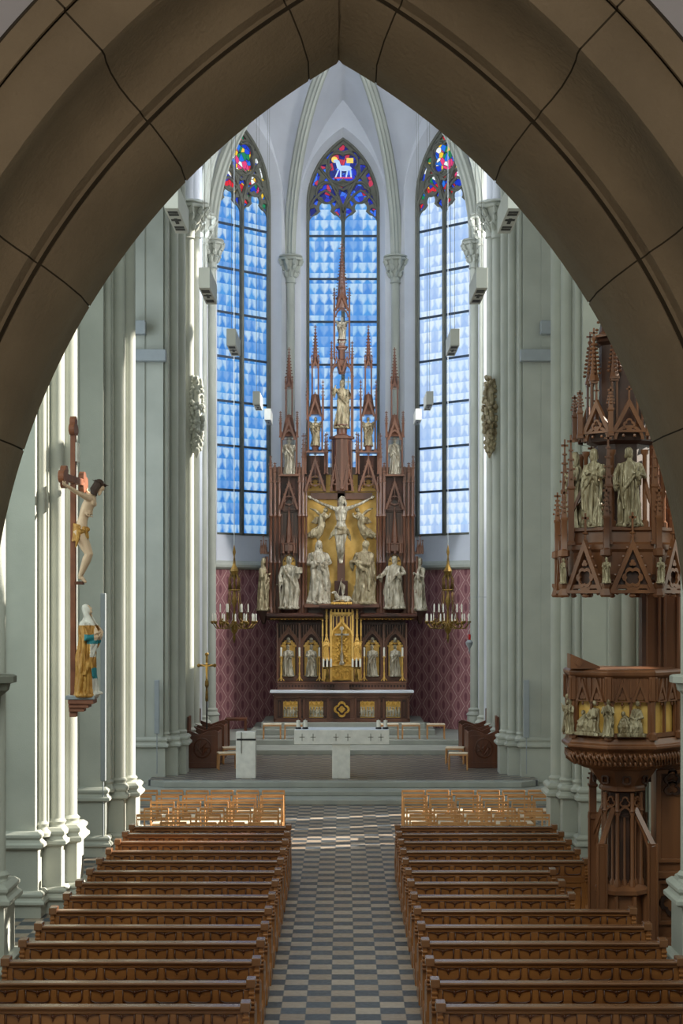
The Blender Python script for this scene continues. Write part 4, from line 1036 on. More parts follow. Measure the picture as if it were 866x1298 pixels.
def statue(name, label, cat, loc, h, m, seed, rot=0.0, group=None, voxel=0.0095, **kw):
    b = figure_mesh(h, seed, **kw)
    o = b.build(name, m); o.location = loc; o.rotation_euler.z = rot
    bake_remesh(o, voxel * h, 1); tag(o, label, cat, group)
    return o
def loft_body(b, pts, n=20):
    """pts: (centre, rx, ry) stacked rings in the xy plane"""
    b.loft([[(c[0] + rx * math.cos(2 * PI * i / n), c[1] + ry * math.sin(2 * PI * i / n), c[2]) for i in range(n)] for c, rx, ry in pts])
def corpus_mesh(h, knee=0.04, bend=0.0, BF=None, armdrop=0.12, armspread=0.43, headturn=0.5, headfwd=0.03, armback=0.0):
    """crucified body, total height h from soles to crown, faces -y; one continuous surface. returns body MB"""
    b = MB(); B = lambda z: -bend * math.sin(PI * min(max(z - .05, 0) / .9, 1))
    if BF: B = BF
    loft_body(b, [((0, B(.46), .455), .055, .045), ((0, B(.49), .49), .078, .058), ((0, B(.53), .53), .080, .058), ((0, B(.58), .58), .066, .048), ((0, B(.62), .62), .064, .047), ((0, B(.68), .68), .082, .058), ((0, B(.74), .74), .092, .062), ((0, B(.785), .785), .090, .054), ((0, B(.815), .812), .060, .042), ((0, B(.84), .835), .032, .032), ((0, B(.87), .87), .028, .028)])
    for s in (-1, 1):
        b.ball((s * .040, B(.74) - .050, .745), (.040, .018, .028), 8, 6)          # chest
        for k in range(3): b.tube([(s * .012, B(.68) - .056, .675 - .025 * k), (s * .055, B(.68) - .045, .665 - .022 * k), (s * .076, B(.68) - .015, .675 - .02 * k)], .0065, 5)   # ribs
        hipz = .475; kz = .265
        kn = Vector((s * .030 - .012, B(.47) - knee, kz)); hipv = Vector((s * .042, B(.47), hipz)); an = Vector((s * .020 - .006, B(.05) + .012, .055))
        b.tube([hipv + Vector((0, 0, .02)), hipv.lerp(kn, .3), hipv.lerp(kn, .7), kn, kn.lerp(an, .28), kn.lerp(an, .65), an], [.054, .053, .044, .035, .037, .027, .019], 12)
        b.ball(kn + Vector((0, -.012, 0)), (.022, .018, .026), 8, 6)
        b.ball(kn.lerp(an, .3) + Vector((0, .012, 0)), (.024, .024, .05), 8, 6)
        ft = Vector((s * .012, an.y - .045, .004)); b.tube([an + Vector((0, .012, -.01)), an.lerp(ft, .5) + Vector((0, 0, .006)), ft, ft + Vector((0, -.012, -.006))], [.017, .018, .016, .010], 8)
        # arms
        S = Vector((s * .088, B(.79), .790)); E = Vector((s * (.088 + armspread * .46), B(.8) * .5 + armback * .4, .79 + armdrop * .42)); Hn = Vector((s * (.088 + armspread * .92), armback, .79 + armdrop))
        b.tube([S - Vector((s * .03, 0, 0)), S, S.lerp(E, .5), E, E.lerp(Hn, .35), Hn], [.036, .034, .027, .021, .022, .013], 10)
        d = (Hn - E).normalized(); b.ball(Hn + d * .022, (.026, .012, .020), 8, 5, Matrix.Rotation(-s * .25, 3, 'Y'))
        for q in range(4): o_ = Vector((0, 0, .010 * (q - 1.5))); b.tube([Hn + d * .035 + o_, Hn + d * .058 + o_ - Vector((0, .006, 0)), Hn + d * (.068 + .004 * (q % 2)) + o_ - Vector((0, .018, 0))], [.0065, .006, .005], 5)
        b.tube([Hn + d * .012 + Vector((0, -.004, .014)), Hn + d * .03 + Vector((0, -.012, .03))], [.007, .006], 5)
    tm = Matrix.Rotation(headturn, 3, 'Z') @ Matrix.Rotation(0.45, 3, 'X')
    hc = Vector((-.012 * (1 if headturn > 0 else -1), B(.87) - headfwd - .01, .905)); hp = lambda x, y, z: hc + tm @ Vector((x, y, z))
    b.ball(hc, (.040, .049, .058), 14, 10, tm); b.ball(hp(0, -.047, -.006), (.008, .014, .015), 6, 5, tm); b.ball(hp(0, -.03, -.052), (.024, .018, .032), 8, 6, tm)
    b.ball(hp(.016, -.042, .008), .008, 5, 4); b.ball(hp(-.016, -.042, .008), .008, 5, 4)
    return b, hp, tm
def scale_mb(b, h):
    for v in b.bm.verts: v.co *= h
    return b
def hair_mesh(hp, tm):
    q = MB(); q.ball(hp(0, .014, .014), (.050, .052, .056), 12, 8, tm)
    for k in range(9):
        a = -2.0 + 4.0 * k / 8; q.tube([hp(.046 * math.sin(a), .012 + .04 * math.cos(a), .0), hp(.052 * math.sin(a), .02 + .04 * math.cos(a), -.05), hp(.05 * math.sin(a), .0 + .035 * math.cos(a), -.10)], [.014, .014, .006], 6)
    return q
def crown_mesh(hp):
    q = MB(); ps = [hp(.052 * math.cos(a * PI / 8), .053 * math.sin(a * PI / 8) + .004, .032 + .006 * math.sin(a * 2.7)) for a in range(17)]
    q.tube(ps, .009, 6); q.tube([p + Vector((0, 0, .012 * math.sin(i * 1.9))) for i, p in enumerate(ps)], .006, 5)
    for i in range(0, 16, 2): q.tube([ps[i], ps[i] + (ps[i] - hp(0, 0, .03)).normalized() * .03 + Vector((0, 0, .006))], [.005, .001], 4)
    return q
def loin_mesh(bend, side=1):
    q = MB(); n = 36
    rings = []
    for j in range(9):
        z = .545 - .018 * j; r_ = .080 + .002 * j
        rings.append([(r_ * math.cos(2 * PI * i / n) * (1 + .05 * math.sin(i * 1.1 + j)), -bend + (.066 + .002 * j) * math.sin(2 * PI * i / n) * (1 + .06 * math.sin(i * 1.7 + j * .8)), z + .018 * math.sin(2 * PI * i / n + j * .3)) for i in range(n)])
    q.loft(rings)
    q.tube([(side * -.09, -bend - .03, .53), (0, -bend - .075, .50), (side * .09, -bend - .02, .47)], [.018, .022, .018], 7)
    for k in range(3): q.tube([(side * .088, -bend - .01 * k, .50), (side * (.11 + .01 * k), -bend, .43 - .02 * k), (side * (.10 + .02 * k), -bend + .01, .36 - .02 * k)], [.016, .018, .008], 6)
    for k in range(2): q.tube([(-side * .085, -bend - .01, .50), (-side * (.115 + .02 * k), -bend, .42), (-side * (.16 + .02 * k), -bend + .01, .37 - .03 * k)], [.02, .024, .012], 6)
    return q

# ================================================================== high altar
KA = 54.6 / 2100; YA = 54.6; XC = 433.4
ax = lambda px: (px - 435) * KA
az = lambda py: 5 + (762 - py) * KA
mir = lambda px: 2 * XC - px
A = thing('high_altar', 'tall carved oak gothic high altar with gold grounds and many spires', 'altar', (ax(XC), YA + .3, 1.06))
W, D_, G = M['altarwood'], M['altardark'], M['goldflat']
def pinnacle(b, x, y, z0, z1, w_, crock=True, rot=PI / 4, n=4):
    """square shaft, gablets, crocketed pyramid and finial cross"""
    Ht = z1 - z0; zs = z0 + Ht * 0.50
    b.lathe([(w_ * .95, 0), (w_ * .95, .04), (w_ * .71, .06), (w_ * .71, zs - z0), (w_ * .95, zs - z0 + .02), (w_ * .95, zs - z0 + .05)], x, y, z0, n, rot)
    b.lathe([(w_ * .70, zs - z0 + .05), (w_ * .62, zs - z0 + .12), (.012, Ht * .93)], x, y, z0, n, rot)
    zt = z0 + Ht
    b.box(x - .012, x + .012, y - .012, y + .012, z0 + Ht * .9, zt); b.box(x - w_ * .5 - .01, x + w_ * .5 + .01, y - .012, y + .012, zt - Ht * .055 - .02, zt - Ht * .055 + .012)
    if crock:
        k = 4
        for i in range(k):
            t = (i + .5) / k; zz = zs + .1 + (z0 + Ht * .9 - zs - .1) * t; rr_ = w_ * .64 * (1 - t) + .012
            for dx, dy in ((1, 0), (-1, 0), (0, -1)): b.box(x + dx * rr_ - .014, x + dx * rr_ + .014, y + dy * rr_ - .014, y + dy * rr_ + .014, zz - .012, zz + .016)
def spire(b, x, y, z0, z1, r, n=8, k=10):
    b.lathe([(r * 1.15, 0), (r * 1.15, .03), (r, .05), (r * .82, .12), (.014, z1 - z0 - .12)], x, y, z0, n, PI / n)
    for i in range(k):
        t = (i + .3) / k; zz = z0 + .1 + (z1 - z0 - .3) * t; rr_ = r * .92 * (1 - t) + .02
        for a in (0, PI / 2, PI, 1.5 * PI): b.ball((x + rr_ * math.cos(a), y + rr_ * math.sin(a), zz), (.03, .03, .022), 5, 4)
    b.box(x - .013, x + .013, y - .013, y + .013, z1 - .15, z1); b.box(x - .055, x + .055, y - .013, y + .013, z1 - .085, z1 - .06); b.ball((x, y, z1 - .16), .035, 6, 4)
def gable(b, x0, x1, z0, z1, y, th=.05, arch=True, tracery=True):
    """steep open gable with rim, cusped arch below and crockets"""
    xm = (x0 + x1) / 2; w_ = x1 - x0; t_ = min(.05, w_ * .1)
    b.plate([(x0, z0), (x1, z0), (xm, z1)], [[(x0 + t_ * 1.6, z0 + t_ * .2), (x1 - t_ * 1.6, z0 + t_ * .2), (xm, z1 - t_ * 4.2)]] , y - th, y)
    if tracery:
        zc = z0 + (z1 - z0) * .30; R = w_ * .21
        b.plate(foil(xm, zc, R * 1.28, 8, 0, 3), [foil(xm, zc, R, 4 if w_ > .5 else 3, PI / 4 if w_ > .5 else PI / 2)], y - th * .7, y - th * .3)
        b.box(xm - .01, xm + .01, y - th * .7, y - th * .3, zc + R, z1 - t_ * 3)
        for s in (-1, 1): b.tube([(xm + s * w_ * .45, y - th * .5, z0 + .01), (xm + s * w_ * .26, y - th * .5, z0 + (z1 - z0) * .10), (xm + s * w_ * .22, y - th * .5, zc)], .012, 5)
    k = max(3, int((z1 - z0) / .16))
    for i in range(1, k):
        t = i / k
        for s in (-1, 1): b.ball((xm + s * w_ / 2 * (1 - t) + s * .012, y - th / 2, z0 + (z1 - z0) * t + .012), (.024, .024, .02), 5, 4)
    b.box(xm - .014, xm + .014, y - th / 2 - .014, y - th / 2 + .014, z1 - .02, z1 + .14); b.box(xm - .05, xm + .05, y - th / 2 - .014, y - th / 2 + .014, z1 + .06, z1 + .085)
def cusps(b, x0, x1, zs, y, th, depth=.18, m_=None):
    """pointed cusped arch spandrel plate between x0 and x1, springing zs, filled to the top"""
    w_ = x1 - x0; xm = (x0 + x1) / 2; top = zs + w_ * .75
    ar = parch(w_ * .88, zs, w_ * .66, 8, xm)
    b.plate([(x0, zs)] + ar + [(x1, zs), (x1, top), (x0, top)], [], y - th, y)
    for s in (-1, 1):
        b.ball((xm + s * w_ * .30, y - th / 2, zs + w_ * .18), (w_ * .07, th / 2, w_ * .05), 6, 4); b.ball((xm + s * w_ * .17, y - th / 2, zs + w_ * .46), (w_ * .06, th / 2, w_ * .05), 6, 4)

# --- mensa with frontal
YM = 53.95
b = MB(); b.box(ax(350), ax(517), YM + .06, 55.6, 1.06, az(880)); b.box(ax(348), ax(519), YM, YM + .12, 1.06, az(909)); b.box(ax(348), ax(519), YM, YM + .12, az(884), az(880))
for px in (349.5, 381, 386, 416, 450.6, 480.6, 486, 517):
    b.box(ax(px) - .035, ax(px) + .035, YM + .0, YM + .1, 1.1, az(882))
b.build('altar_block', W, A, bevel=.01)
for px in (355.5, 383.5, 412.5):
    for p in (px, mir(px)):
        b = MB(); b.plate([(ax(p - 2.2), az(908)), (ax(p + 2.2), az(908)), (ax(p + 2.2), az(886)), (ax(p - 2.2), az(886))], [parch(.06, az(890), .06, 4, ax(p), az(906))], YM + .02, YM + .05)
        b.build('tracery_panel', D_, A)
for px in (369, 401.5):
    for p, l in ((px, 'left'), (mir(px), 'right')):
        r_ = MB(); r_.box(ax(p - 9), ax(p + 9), YM + .03, YM + .07, az(908), az(888)); fr_ = r_.build('relief_panel', M['goldflat'], A)
        q = MB(); rq = random.Random(int(p))
        for k in range(5):
            x = ax(p - 7.2 + 3.6 * k); q.ball((x, YM + .01, az(901)), (.045, .035, .12), 7, 6); q.ball((x + rq.uniform(-.02, .02), YM, az(895.5)), .032, 7, 5)
            q.tube([(x, YM - .01, az(899)), (x + rq.uniform(-.1, .1), YM - .02, az(900 + rq.uniform(-3, 3)))], .016, 5)
            q.ball((x, YM + .02, az(906)), (.06, .03, .03), 6, 4)
        q.build('relief_figures', M['silver'], fr_, smooth=True)
        q = MB()
        for k in range(3): q.plate([(ax(p - 9 + 6 * k), az(892)), (ax(p - 9 + 6 * k + 6), az(892)), (ax(p - 6 + 6 * k), az(886.5))], [], YM + .0, YM + .04)
        q.build('relief_canopy', M['gold'], fr_)
b = MB(); b.box(ax(423), ax(443.8), YM + .02, YM + .06, az(909), az(886)); cp = b.build('cross_panel', D_, A)
b = MB(); cf = foil(ax(XC), az(897.5), .26, 4, 0); b.plate(cf, [inset(cf, .72)], YM - .03, YM + .03); b.plate(foil(ax(XC), az(897.5), .11, 4, 0), [], YM - .02, YM + .02); b.build('gilt_quatrefoil', M['gold'], cp)
b = MB(); b.box(ax(346), ax(521), YM - .04, 55.0, az(880), az(877)); b.box(ax(344), ax(523), YM - .09, 55.0, az(877), az(875.2)); b.build('altar_slab', W, A, bevel=.01)
b = MB(); b.box(ax(343.5), ax(523.5), YM - .10, 54.5, az(875.2), az(874.2)); b.box(ax(343.5), ax(523.5), YM - .105, YM - .095, az(876.6), az(874.2)); tag(b.build('altar_cloth', M['cloth']), 'narrow bluish white linen cloth along the carved high altar table', 'cloth')
# --- predella
YP = 54.45
b = MB(); b.box(ax(352), ax(515), YP, 55.6, az(874), az(863.5)); b.box(ax(351), ax(516), YP - .04, 55.6, az(865.5), az(863.5)); b.build('predella', W, A, bevel=.01)
b = MB()
for k in range(40):
    px = 355 + 157 * k / 39
    if 424 > px or px > 443: b.plate(foil(ax(px), az(869.3), .045, 4, 0, 4), [], YP - .02, YP)
b.build('quatrefoil_band', D_, A)
b = MB(); b.box(ax(408), ax(459), YP - .36, YP, az(865.3), az(863.4)); b.box(ax(424), ax(442.8), YP - .22, YP, az(874), az(863.4)); b.plate(foil(ax(429), az(868.5), .10, 4), [], YP - .24, YP - .22); b.plate(foil(ax(437.8), az(868.5), .10, 4), [], YP - .24, YP - .22); b.build('tabernacle_foot', W, A)
# --- lower retable storey
YL = 54.75
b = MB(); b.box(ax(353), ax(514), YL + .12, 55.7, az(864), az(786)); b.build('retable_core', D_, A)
for px in (365.5, 394.5):
    for p in (px, mir(px)):
        q = MB(); x0, x1 = ax(p - 14), ax(p + 14); zt = az(786); z0 = az(858)
        hole = parch(ax(10.3) - ax(-10.3), az(822), .48, 8, ax(p), az(857))
        q.plate([(x0, z0), (x1, z0), (x1, az(812)), (x1, az(812)), (ax(p), az(794)), (x0, az(812))], [hole], YL - .02, YL + .12)
        q.tube([(x, YL - .03, z) for x, z in [(ax(p) + dx, z) for dx, z in ((-.36, az(822)), (-.32, az(814)), (-.20, az(807)), (-.07, az(801)), (0, az(793.5)))]], .028, 6)
        q.tube([(x, YL - .03, z) for x, z in [(ax(p) + dx, z) for dx, z in ((.36, az(822)), (.32, az(814)), (.20, az(807)), (.07, az(801)), (0, az(793.5)))]], .028, 6)
        q.box(x0, x1, YL - .02, YL + .12, az(864), z0)
        nf = q.build('niche_frame', W, A, smooth='auto')
        q = MB(); q.box(ax(p - 8.6), ax(p + 8.6), YL + .07, YL + .11, az(858), az(818)); 
        for k, (dx, dz) in enumerate(((-5.5, 816), (5.5, 816), (-3, 813.5), (3, 813.5), (0, 815), (-7.5, 819), (7.5, 819))): q.ball((ax(p + dx), YL + .06, az(dz)), (.075, .03, .05), 7, 5)
        q.build('gold_ground', G, nf)
        q = MB(); q.ball((ax(p), YL + .02, az(810.5)), .062, 8, 6); q.ball((ax(p), YL + .02, az(813.5)), (.09, .03, .03), 6, 4); q.build('boss', M['silver'], nf, smooth=True)
        q = MB()
        for k in range(9):
            xx = ax(p - 13 + 26 * k / 8); q.box(xx - .012, xx + .012, YL, YL + .12, az(818 - 8 * (1 - abs(k - 4) / 4) - 8), az(792))
        q.build('blind_tracery', W, nf)
        for k in range(4):
            q = MB(); xx = ax(p - 10.5 + 7 * k); q.plate(parch(.17, az(792), .09, 4, xx), [], YL - .03, YL + .0); q.build('arch_head', D_, nf)
for px in (351.5, 380, 409):
    for p in (px, mir(px)):
        q = MB(); q.lathe([(.06, 0), (.06, .1), (.035, .13), (.035, az(790) - az(864))], ax(p), YL - .04, az(864), 6); q.build('colonnette', W, A, smooth='auto')
# tabernacle
YT = 54.35
tb = MB(); tb.box(ax(417), ax(449.5), YT + .06, 54.9, az(863), az(777))
tb = tb.build('tabernacle', W, A)
b = MB(); hw_ = ax(430) - ax(417.6)
b.plate([(ax(418.6), az(862)), (ax(448.2), az(862)), (ax(448.2), az(802)), (ax(XC), az(785)), (ax(418.6), az(802))], [], YT + .02, YT + .07); b.build('gold_door', M['gold'], tb)
b = MB()
for s in (-1, 1):
    x = ax(XC + s * 13.6); b.box(x - .035, x + .035, YT - .02, YT + .08, az(864), az(774)); 
    b.tube([(ax(XC) + s * 13 * KA, YT - .01, az(806)), (ax(XC) + s * 11 * KA, YT - .01, az(799)), (ax(XC) + s * 5 * KA, YT - .01, az(794)), (ax(XC) + s * 1.4 * KA, YT - .01, az(789)), (ax(XC), YT - .01, az(782))], .03, 6)
b.box(ax(420), ax(447), YT - .02, YT + .05, az(779), az(776)); b.box(ax(420), ax(447), YT - .02, YT + .05, az(843.5), az(842))
for k in range(7): pinnacle(b, ax(420.4 + 26.2 * k / 6), YT, az(777), az(771.5), .035, False)
for k in range(6): xx = ax(422.6 + 21.8 * k / 5); b.plate(parch(.10, az(781), .07, 4, xx), [inset(parch(.10, az(781), .07, 4, xx), .6)], YT - .01, YT + .03)
for k in range(6): xx = ax(422.6 + 21.8 * k / 5); b.box(xx - .012, xx + .012, YT - .0, YT + .05, az(797 - 3 * abs(2.5 - k) * -1 - 6), az(781))
b.build('gilt_canopy', M['goldflat'], tb)
b = MB(); rq = random.Random(3)
for s in (-1, 1):
    for k in range(13): b.ball((ax(XC + s * (4.5 + 2.0 * math.sin(k * 1.3))), YT, az(838 - 2.8 * k)), (.055, .03, .055), 7, 5)
for s in (-1, 1): b.plate(parch(.22, az(852), .13, 6, ax(XC + s * 5), az(861)), [parch(.14, az(853), .09, 6, ax(XC + s * 5), az(859))], YT - .02, YT + .02)
b.build('gilt_scrollwork', M['gold'], tb, smooth='auto')
b = MB(); b.box(ax(XC) - .022, ax(XC) + .022, YT - .08, YT - .04, az(842), az(794)); b.box(ax(XC - 9), ax(XC + 9), YT - .08, YT - .04, az(805.2), az(803)); 
b.ball((ax(XC), YT - .06, az(796.5)), (.07, .03, .07), 8, 6); b.lathe([(.08, 0), (.09, .06), (.05, .1), (.05, .3), (.02, .5)], ax(XC), YT - .06, az(842), 8)
b.build('silver_crucifix', M['silver'], tb)
for s in (-1, 1):
    cx = ax(XC + s * 19.2)
    b = MB(); b.box(cx - .10, cx + .10, YT + .1, YT + .3, az(864), az(848)); b.plate([(cx - .13, az(820)), (cx + .13, az(820)), (cx, az(802))], [[(cx - .08, az(819)), (cx + .08, az(819)), (cx, az(807))]], YT + .04, YT + .1)
    for q_ in (-1, 1): b.lathe([(.03, 0), (.018, .05), (.018, az(805) - az(862))], cx + q_ * .13, YT + .05, az(862), 6); pinnacle(b, cx + q_ * .13, YT + .05, az(806), az(785), .04, False)
    pinnacle(b, cx, YT + .1, az(806), az(771), .06, True)
    b.box(cx - .12, cx + .12, YT + .0, YT + .2, az(837), az(835))
    b.build('side_tabernacle', M['goldflat'], A)
# cornice
b = MB()
for x0, x1 in ((338.5, 410), (mir(410), mir(338.5))):
    prof = [(54.35, az(777)), (54.2, az(779)), (54.2, az(781.5)), (54.3, az(783)), (54.45, az(786)), (55.6, az(787)), (55.6, az(777))]
    b.loft([[(ax(x0), y, z) for y, z in prof], [(ax(x1), y, z) for y, z in prof]])
b.box(ax(405), ax(461.8), 54.1, 55.6, az(770.5), az(767)); b.box(ax(408), ax(459), 54.2, 54.25, az(772), az(770)); b.box(ax(407), ax(460), 54.75, 55.6, az(786), az(770))
b.build('cornice', D_, A, bevel=.012)
for x0, x1 in ((343, 410), (mir(410), mir(343))):
    b = MB(); k = int((x1 - x0) / 2.2)
    for i in range(k): px = x0 + (x1 - x0) * (i + .5) / k; b.ball((ax(px), 54.37, az(784.6 - .8 * (i % 2))), (.035, .03, .026), 6, 4)
    b.build('gilt_foliage_band', M['gold'], A, smooth=True)
# --- main storey
YB = 54.95
b = MB(); b.box(ax(386), ax(480.8), YB + .25, YB + .35, az(768), az(600)); b.build('centre_ground', G, A)
b = MB(); b.box(ax(341), ax(386), YB + .12, 55.8, az(778), az(603)); b.box(mir_x := ax(mir(386)), ax(mir(341)), YB + .12, 55.8, az(778), az(603)); b.box(ax(341), ax(525.8), YB + .36, 55.8, az(778), az(590)); b.build('retable_body', W, A)
b = MB(); b.box(ax(386), ax(481), YB - .3, YB + .3, az(770), az(765.5)); b.build('centre_ledge', W, A)
COLS = [(337.8, .05, 733), (342.5, .055, 576), (348, .045, 585), (353.5, .05, 590), (379.3, .05, 585), (384, .055, 548), (388, .035, 640)]
for px, r_, ytop in COLS:
    for p in (px, mir(px)):
        q = MB(); z0 = az(778); Hc = az(603 if ytop > 600 else 603) - z0
        if px < 339: Hc = az(705) - z0
        q.lathe([(r_ * 1.6, 0), (r_ * 1.6, .12), (r_, .2), (r_, Hc * .36), (r_ * 1.5, Hc * .37), (r_ * 1.5, Hc * .375), (r_, Hc * .385), (r_, Hc * .70), (r_ * 1.6, Hc * .71), (r_ * 1.6, Hc * .715), (r_, Hc * .73), (r_, Hc)], ax(p), YB - .02, z0, 8)
        q.build('column', W, A, smooth='auto')
        if ytop < 640:
            q = MB(); pinnacle(q, ax(p), YB - .02, z0 + Hc - .2, az(ytop), .085); q.build('pinnacle', W, A)
# side bays
for px in (366, mir(366)):
    s_ = -1 if px < XC else 1
    x0, x1 = ax(px - 11.5), ax(px + 11.5)
    q = MB(); gable(q, ax(px - 12.5), ax(px + 12.5), az(645), az(607), YB - .03, .07); q.build('gable', W, A, smooth='auto')
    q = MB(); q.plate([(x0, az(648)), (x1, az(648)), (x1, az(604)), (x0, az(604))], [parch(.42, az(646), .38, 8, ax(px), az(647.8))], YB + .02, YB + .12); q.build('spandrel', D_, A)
    q = MB(); cusps(q, ax(px - 9.5), ax(px + 9.5), az(714), YB + .08, .05); q.build('niche_head', W, A, smooth='auto')
    for k in range(5):
        xx = ax(px - 9 + 4.5 * k); q = MB(); q.box(xx - .014, xx + .014, YB + .03, YB + .12, az(702), az(650)); q.build('blind_mullion', W, A)
    q = MB(); q.box(ax(px - 8), ax(px + 8), YB + .06, YB + .1, az(772), az(703)); q.plate(parch(ax(8) - ax(-8), az(704), .25, 6, ax(px)), [], YB + .06, YB + .1); q.build('niche_gold_ground', G, A)
    q = MB()   # hanging canopy with its little spire
    q.lathe([(.20, 0), (.25, .05), (.24, .25), (.26, .27), (.26, .31), (.12, .34), (.10, .5), (.02, 1.5)], ax(px), YB - .05, az(700), 6)
    for k in range(5): a = PI + PI * k / 4; pinnacle(q, ax(px) + .25 * math.cos(a), YB - .05 + .25 * math.sin(a), az(701), az(678), .05, False); q.lathe([(.01, -.10), (.03, -.03), (.03, 0)], ax(px) + .22 * math.cos(a), YB - .05 + .22 * math.sin(a), az(701), 5)
    for k in range(6): q.ball((ax(px) + .06 * (1 - k / 7), YB - .1, az(690 - 5 * k)), .02, 5, 4); q.ball((ax(px) - .06 * (1 - k / 7), YB - .1, az(690 - 5 * k)), .02, 5, 4)
    q.build('canopy', W, A)
    q = MB(); q.lathe([(.18, -.2), (.30, -.05), (.32, 0)], ax(px), YB - .06, az(771.5), 6); q.build('statue_bracket', D_, A)
    # upper turret of the side bay: open niche
    zt0, zt1 = az(603), az(550)
    q = MB(); q.box(ax(px - 12.5), ax(px + 12.5), YB - .22, YB + .4, zt0, zt0 + .06); q.build('turret_floor', W, A)
    q = MB(); gable(q, ax(px - 9.5), ax(px + 9.5), az(557), az(529), YB - .13, .05, tracery=False); q.plate(parch(.44, az(557), .36, 8, ax(px)) , [inset(parch(.44, az(557), .36, 8, ax(px)), .8, (ax(px), az(557)))], YB - .17, YB - .12)
    for dx in (-9.5, 9.5):
        for dy in (-.14, .3): q.lathe([(.05, 0), (.05, .08), (.03, .1), (.03, zt1 - zt0 + .1)], ax(px + dx), YB + dy, zt0, 6)
        pinnacle(q, ax(px + dx * 1.12), YB - .14, zt1 - .1, az(520), .07)
    q.loft([[(ax(px - 9), YB - .1, az(552)), (ax(px + 9), YB - .1, az(552)), (ax(px + 9), YB + .3, az(552)), (ax(px - 9), YB + .3, az(552))], [(ax(px - 4), YB + .05, az(524)), (ax(px + 4), YB + .05, az(524)), (ax(px + 4), YB + .12, az(524)), (ax(px - 4), YB + .12, az(524))]])
    q.build('turret', W, A, smooth='auto')
    q = MB(); zz0, zz1 = az(528), az(486)
    for dx in (-3.9, 3.9):
        for dy in (-.06, .16): q.lathe([(.024, 0), (.024, zz1 - zz0)], ax(px + dx), YB + dy, zz0, 6); 
        pinnacle(q, ax(px + dx * 1.1), YB - .06, zz1 - .15, az(476), .045, False)
    q.plate([(ax(px - 4.5), az(492)), (ax(px + 4.5), az(492)), (ax(px), az(480))], [[(ax(px - 2.5), az(491.2)), (ax(px + 2.5), az(491.2)), (ax(px), az(485.5))]], YB - .09, YB - .05)
    q.box(ax(px - 4), ax(px + 4), YB - .05, YB + .15, az(489), az(487)); spire(q, ax(px), YB + .05, az(488), az(438), .115); q.build('spirelet', W, A, smooth='auto')
# crowning gables of the centre bay and the inner turrets
for p in (399.5, mir(399.5)):
    q = MB(); gable(q, ax(p - 14), ax(p + 14), az(622), az(578), YB - .05, .08); q.build('gable', W, A, smooth='auto')
    q = MB(); x0, x1 = ax(p - 13.5), ax(p + 13.5)
    q.plate([(x0, az(622)), (x1, az(622)), (x1, az(576)), (x0, az(576))], [parch(.52, az(620), .55, 8, ax(p), az(621.8))], YB + .10, YB + .2); q.build('spandrel', D_, A)
    q = MB(); cusps(q, ax(p - 10.5), ax(p + 10.5), az(620), YB + .1, .05); q.build('cusped_arch', D_, A, smooth='auto')
    zt0, zt1 = az(573), az(528)
    q = MB(); q.box(ax(p - 11.5), ax(p + 11.5), YB - .18, YB + .4, zt0, zt0 + .05); q.lathe([(.1, 0), (.12, .2), (.16, .24)], ax(p), YB, zt0, 6); q.build('turret_floor', W, A)
    q = MB(); gable(q, ax(p - 8.5), ax(p + 8.5), az(527), az(501), YB - .08, .05, tracery=False)
    for dx in (-8.8, 8.8):
        for dy in (-.1, .3): q.lathe([(.05, 0), (.05, .08), (.028, .1), (.028, zt1 - zt0 + .1)], ax(p + dx), YB + dy, zt0, 6)
        pinnacle(q, ax(p + dx * 1.12), YB - .1, zt1 - .1, az(480), .065); pinnacle(q, ax(p + dx * 1.45), YB + .0, az(600), az(548), .075)
    q.loft([[(ax(p - 8.5), YB - .05, az(524)), (ax(p + 8.5), YB - .05, az(524)), (ax(p + 8.5), YB + .3, az(524)), (ax(p - 8.5), YB + .3, az(524))], [(ax(p - 5), YB + .05, az(498)), (ax(p + 5), YB + .05, az(498)), (ax(p + 5), YB + .15, az(498)), (ax(p - 5), YB + .15, az(498))]])
    q.build('turret', W, A, smooth='auto')
    q = MB(); zz0, zz1 = az(499), az(459)
    for dx in (-3.9, 3.9):
        for dy in (-.04, .18): q.lathe([(.024, 0), (.024, zz1 - zz0)], ax(p + dx), YB + dy, zz0, 6)
        pinnacle(q, ax(p + dx * 1.1), YB - .04, zz1 - .15, az(449), .045, False)
    q.plate([(ax(p - 4.5), az(465)), (ax(p + 4.5), az(465)), (ax(p), az(453))], [[(ax(p - 2.5), az(464)), (ax(p + 2.5), az(464)), (ax(p), az(458.5))]], YB - .07, YB - .03)
    q.box(ax(p - 4), ax(p + 4), YB - .03, YB + .17, az(462), az(460)); spire(q, ax(p), YB + .07, az(461), az(409), .115); q.build('spirelet', W, A, smooth='auto')
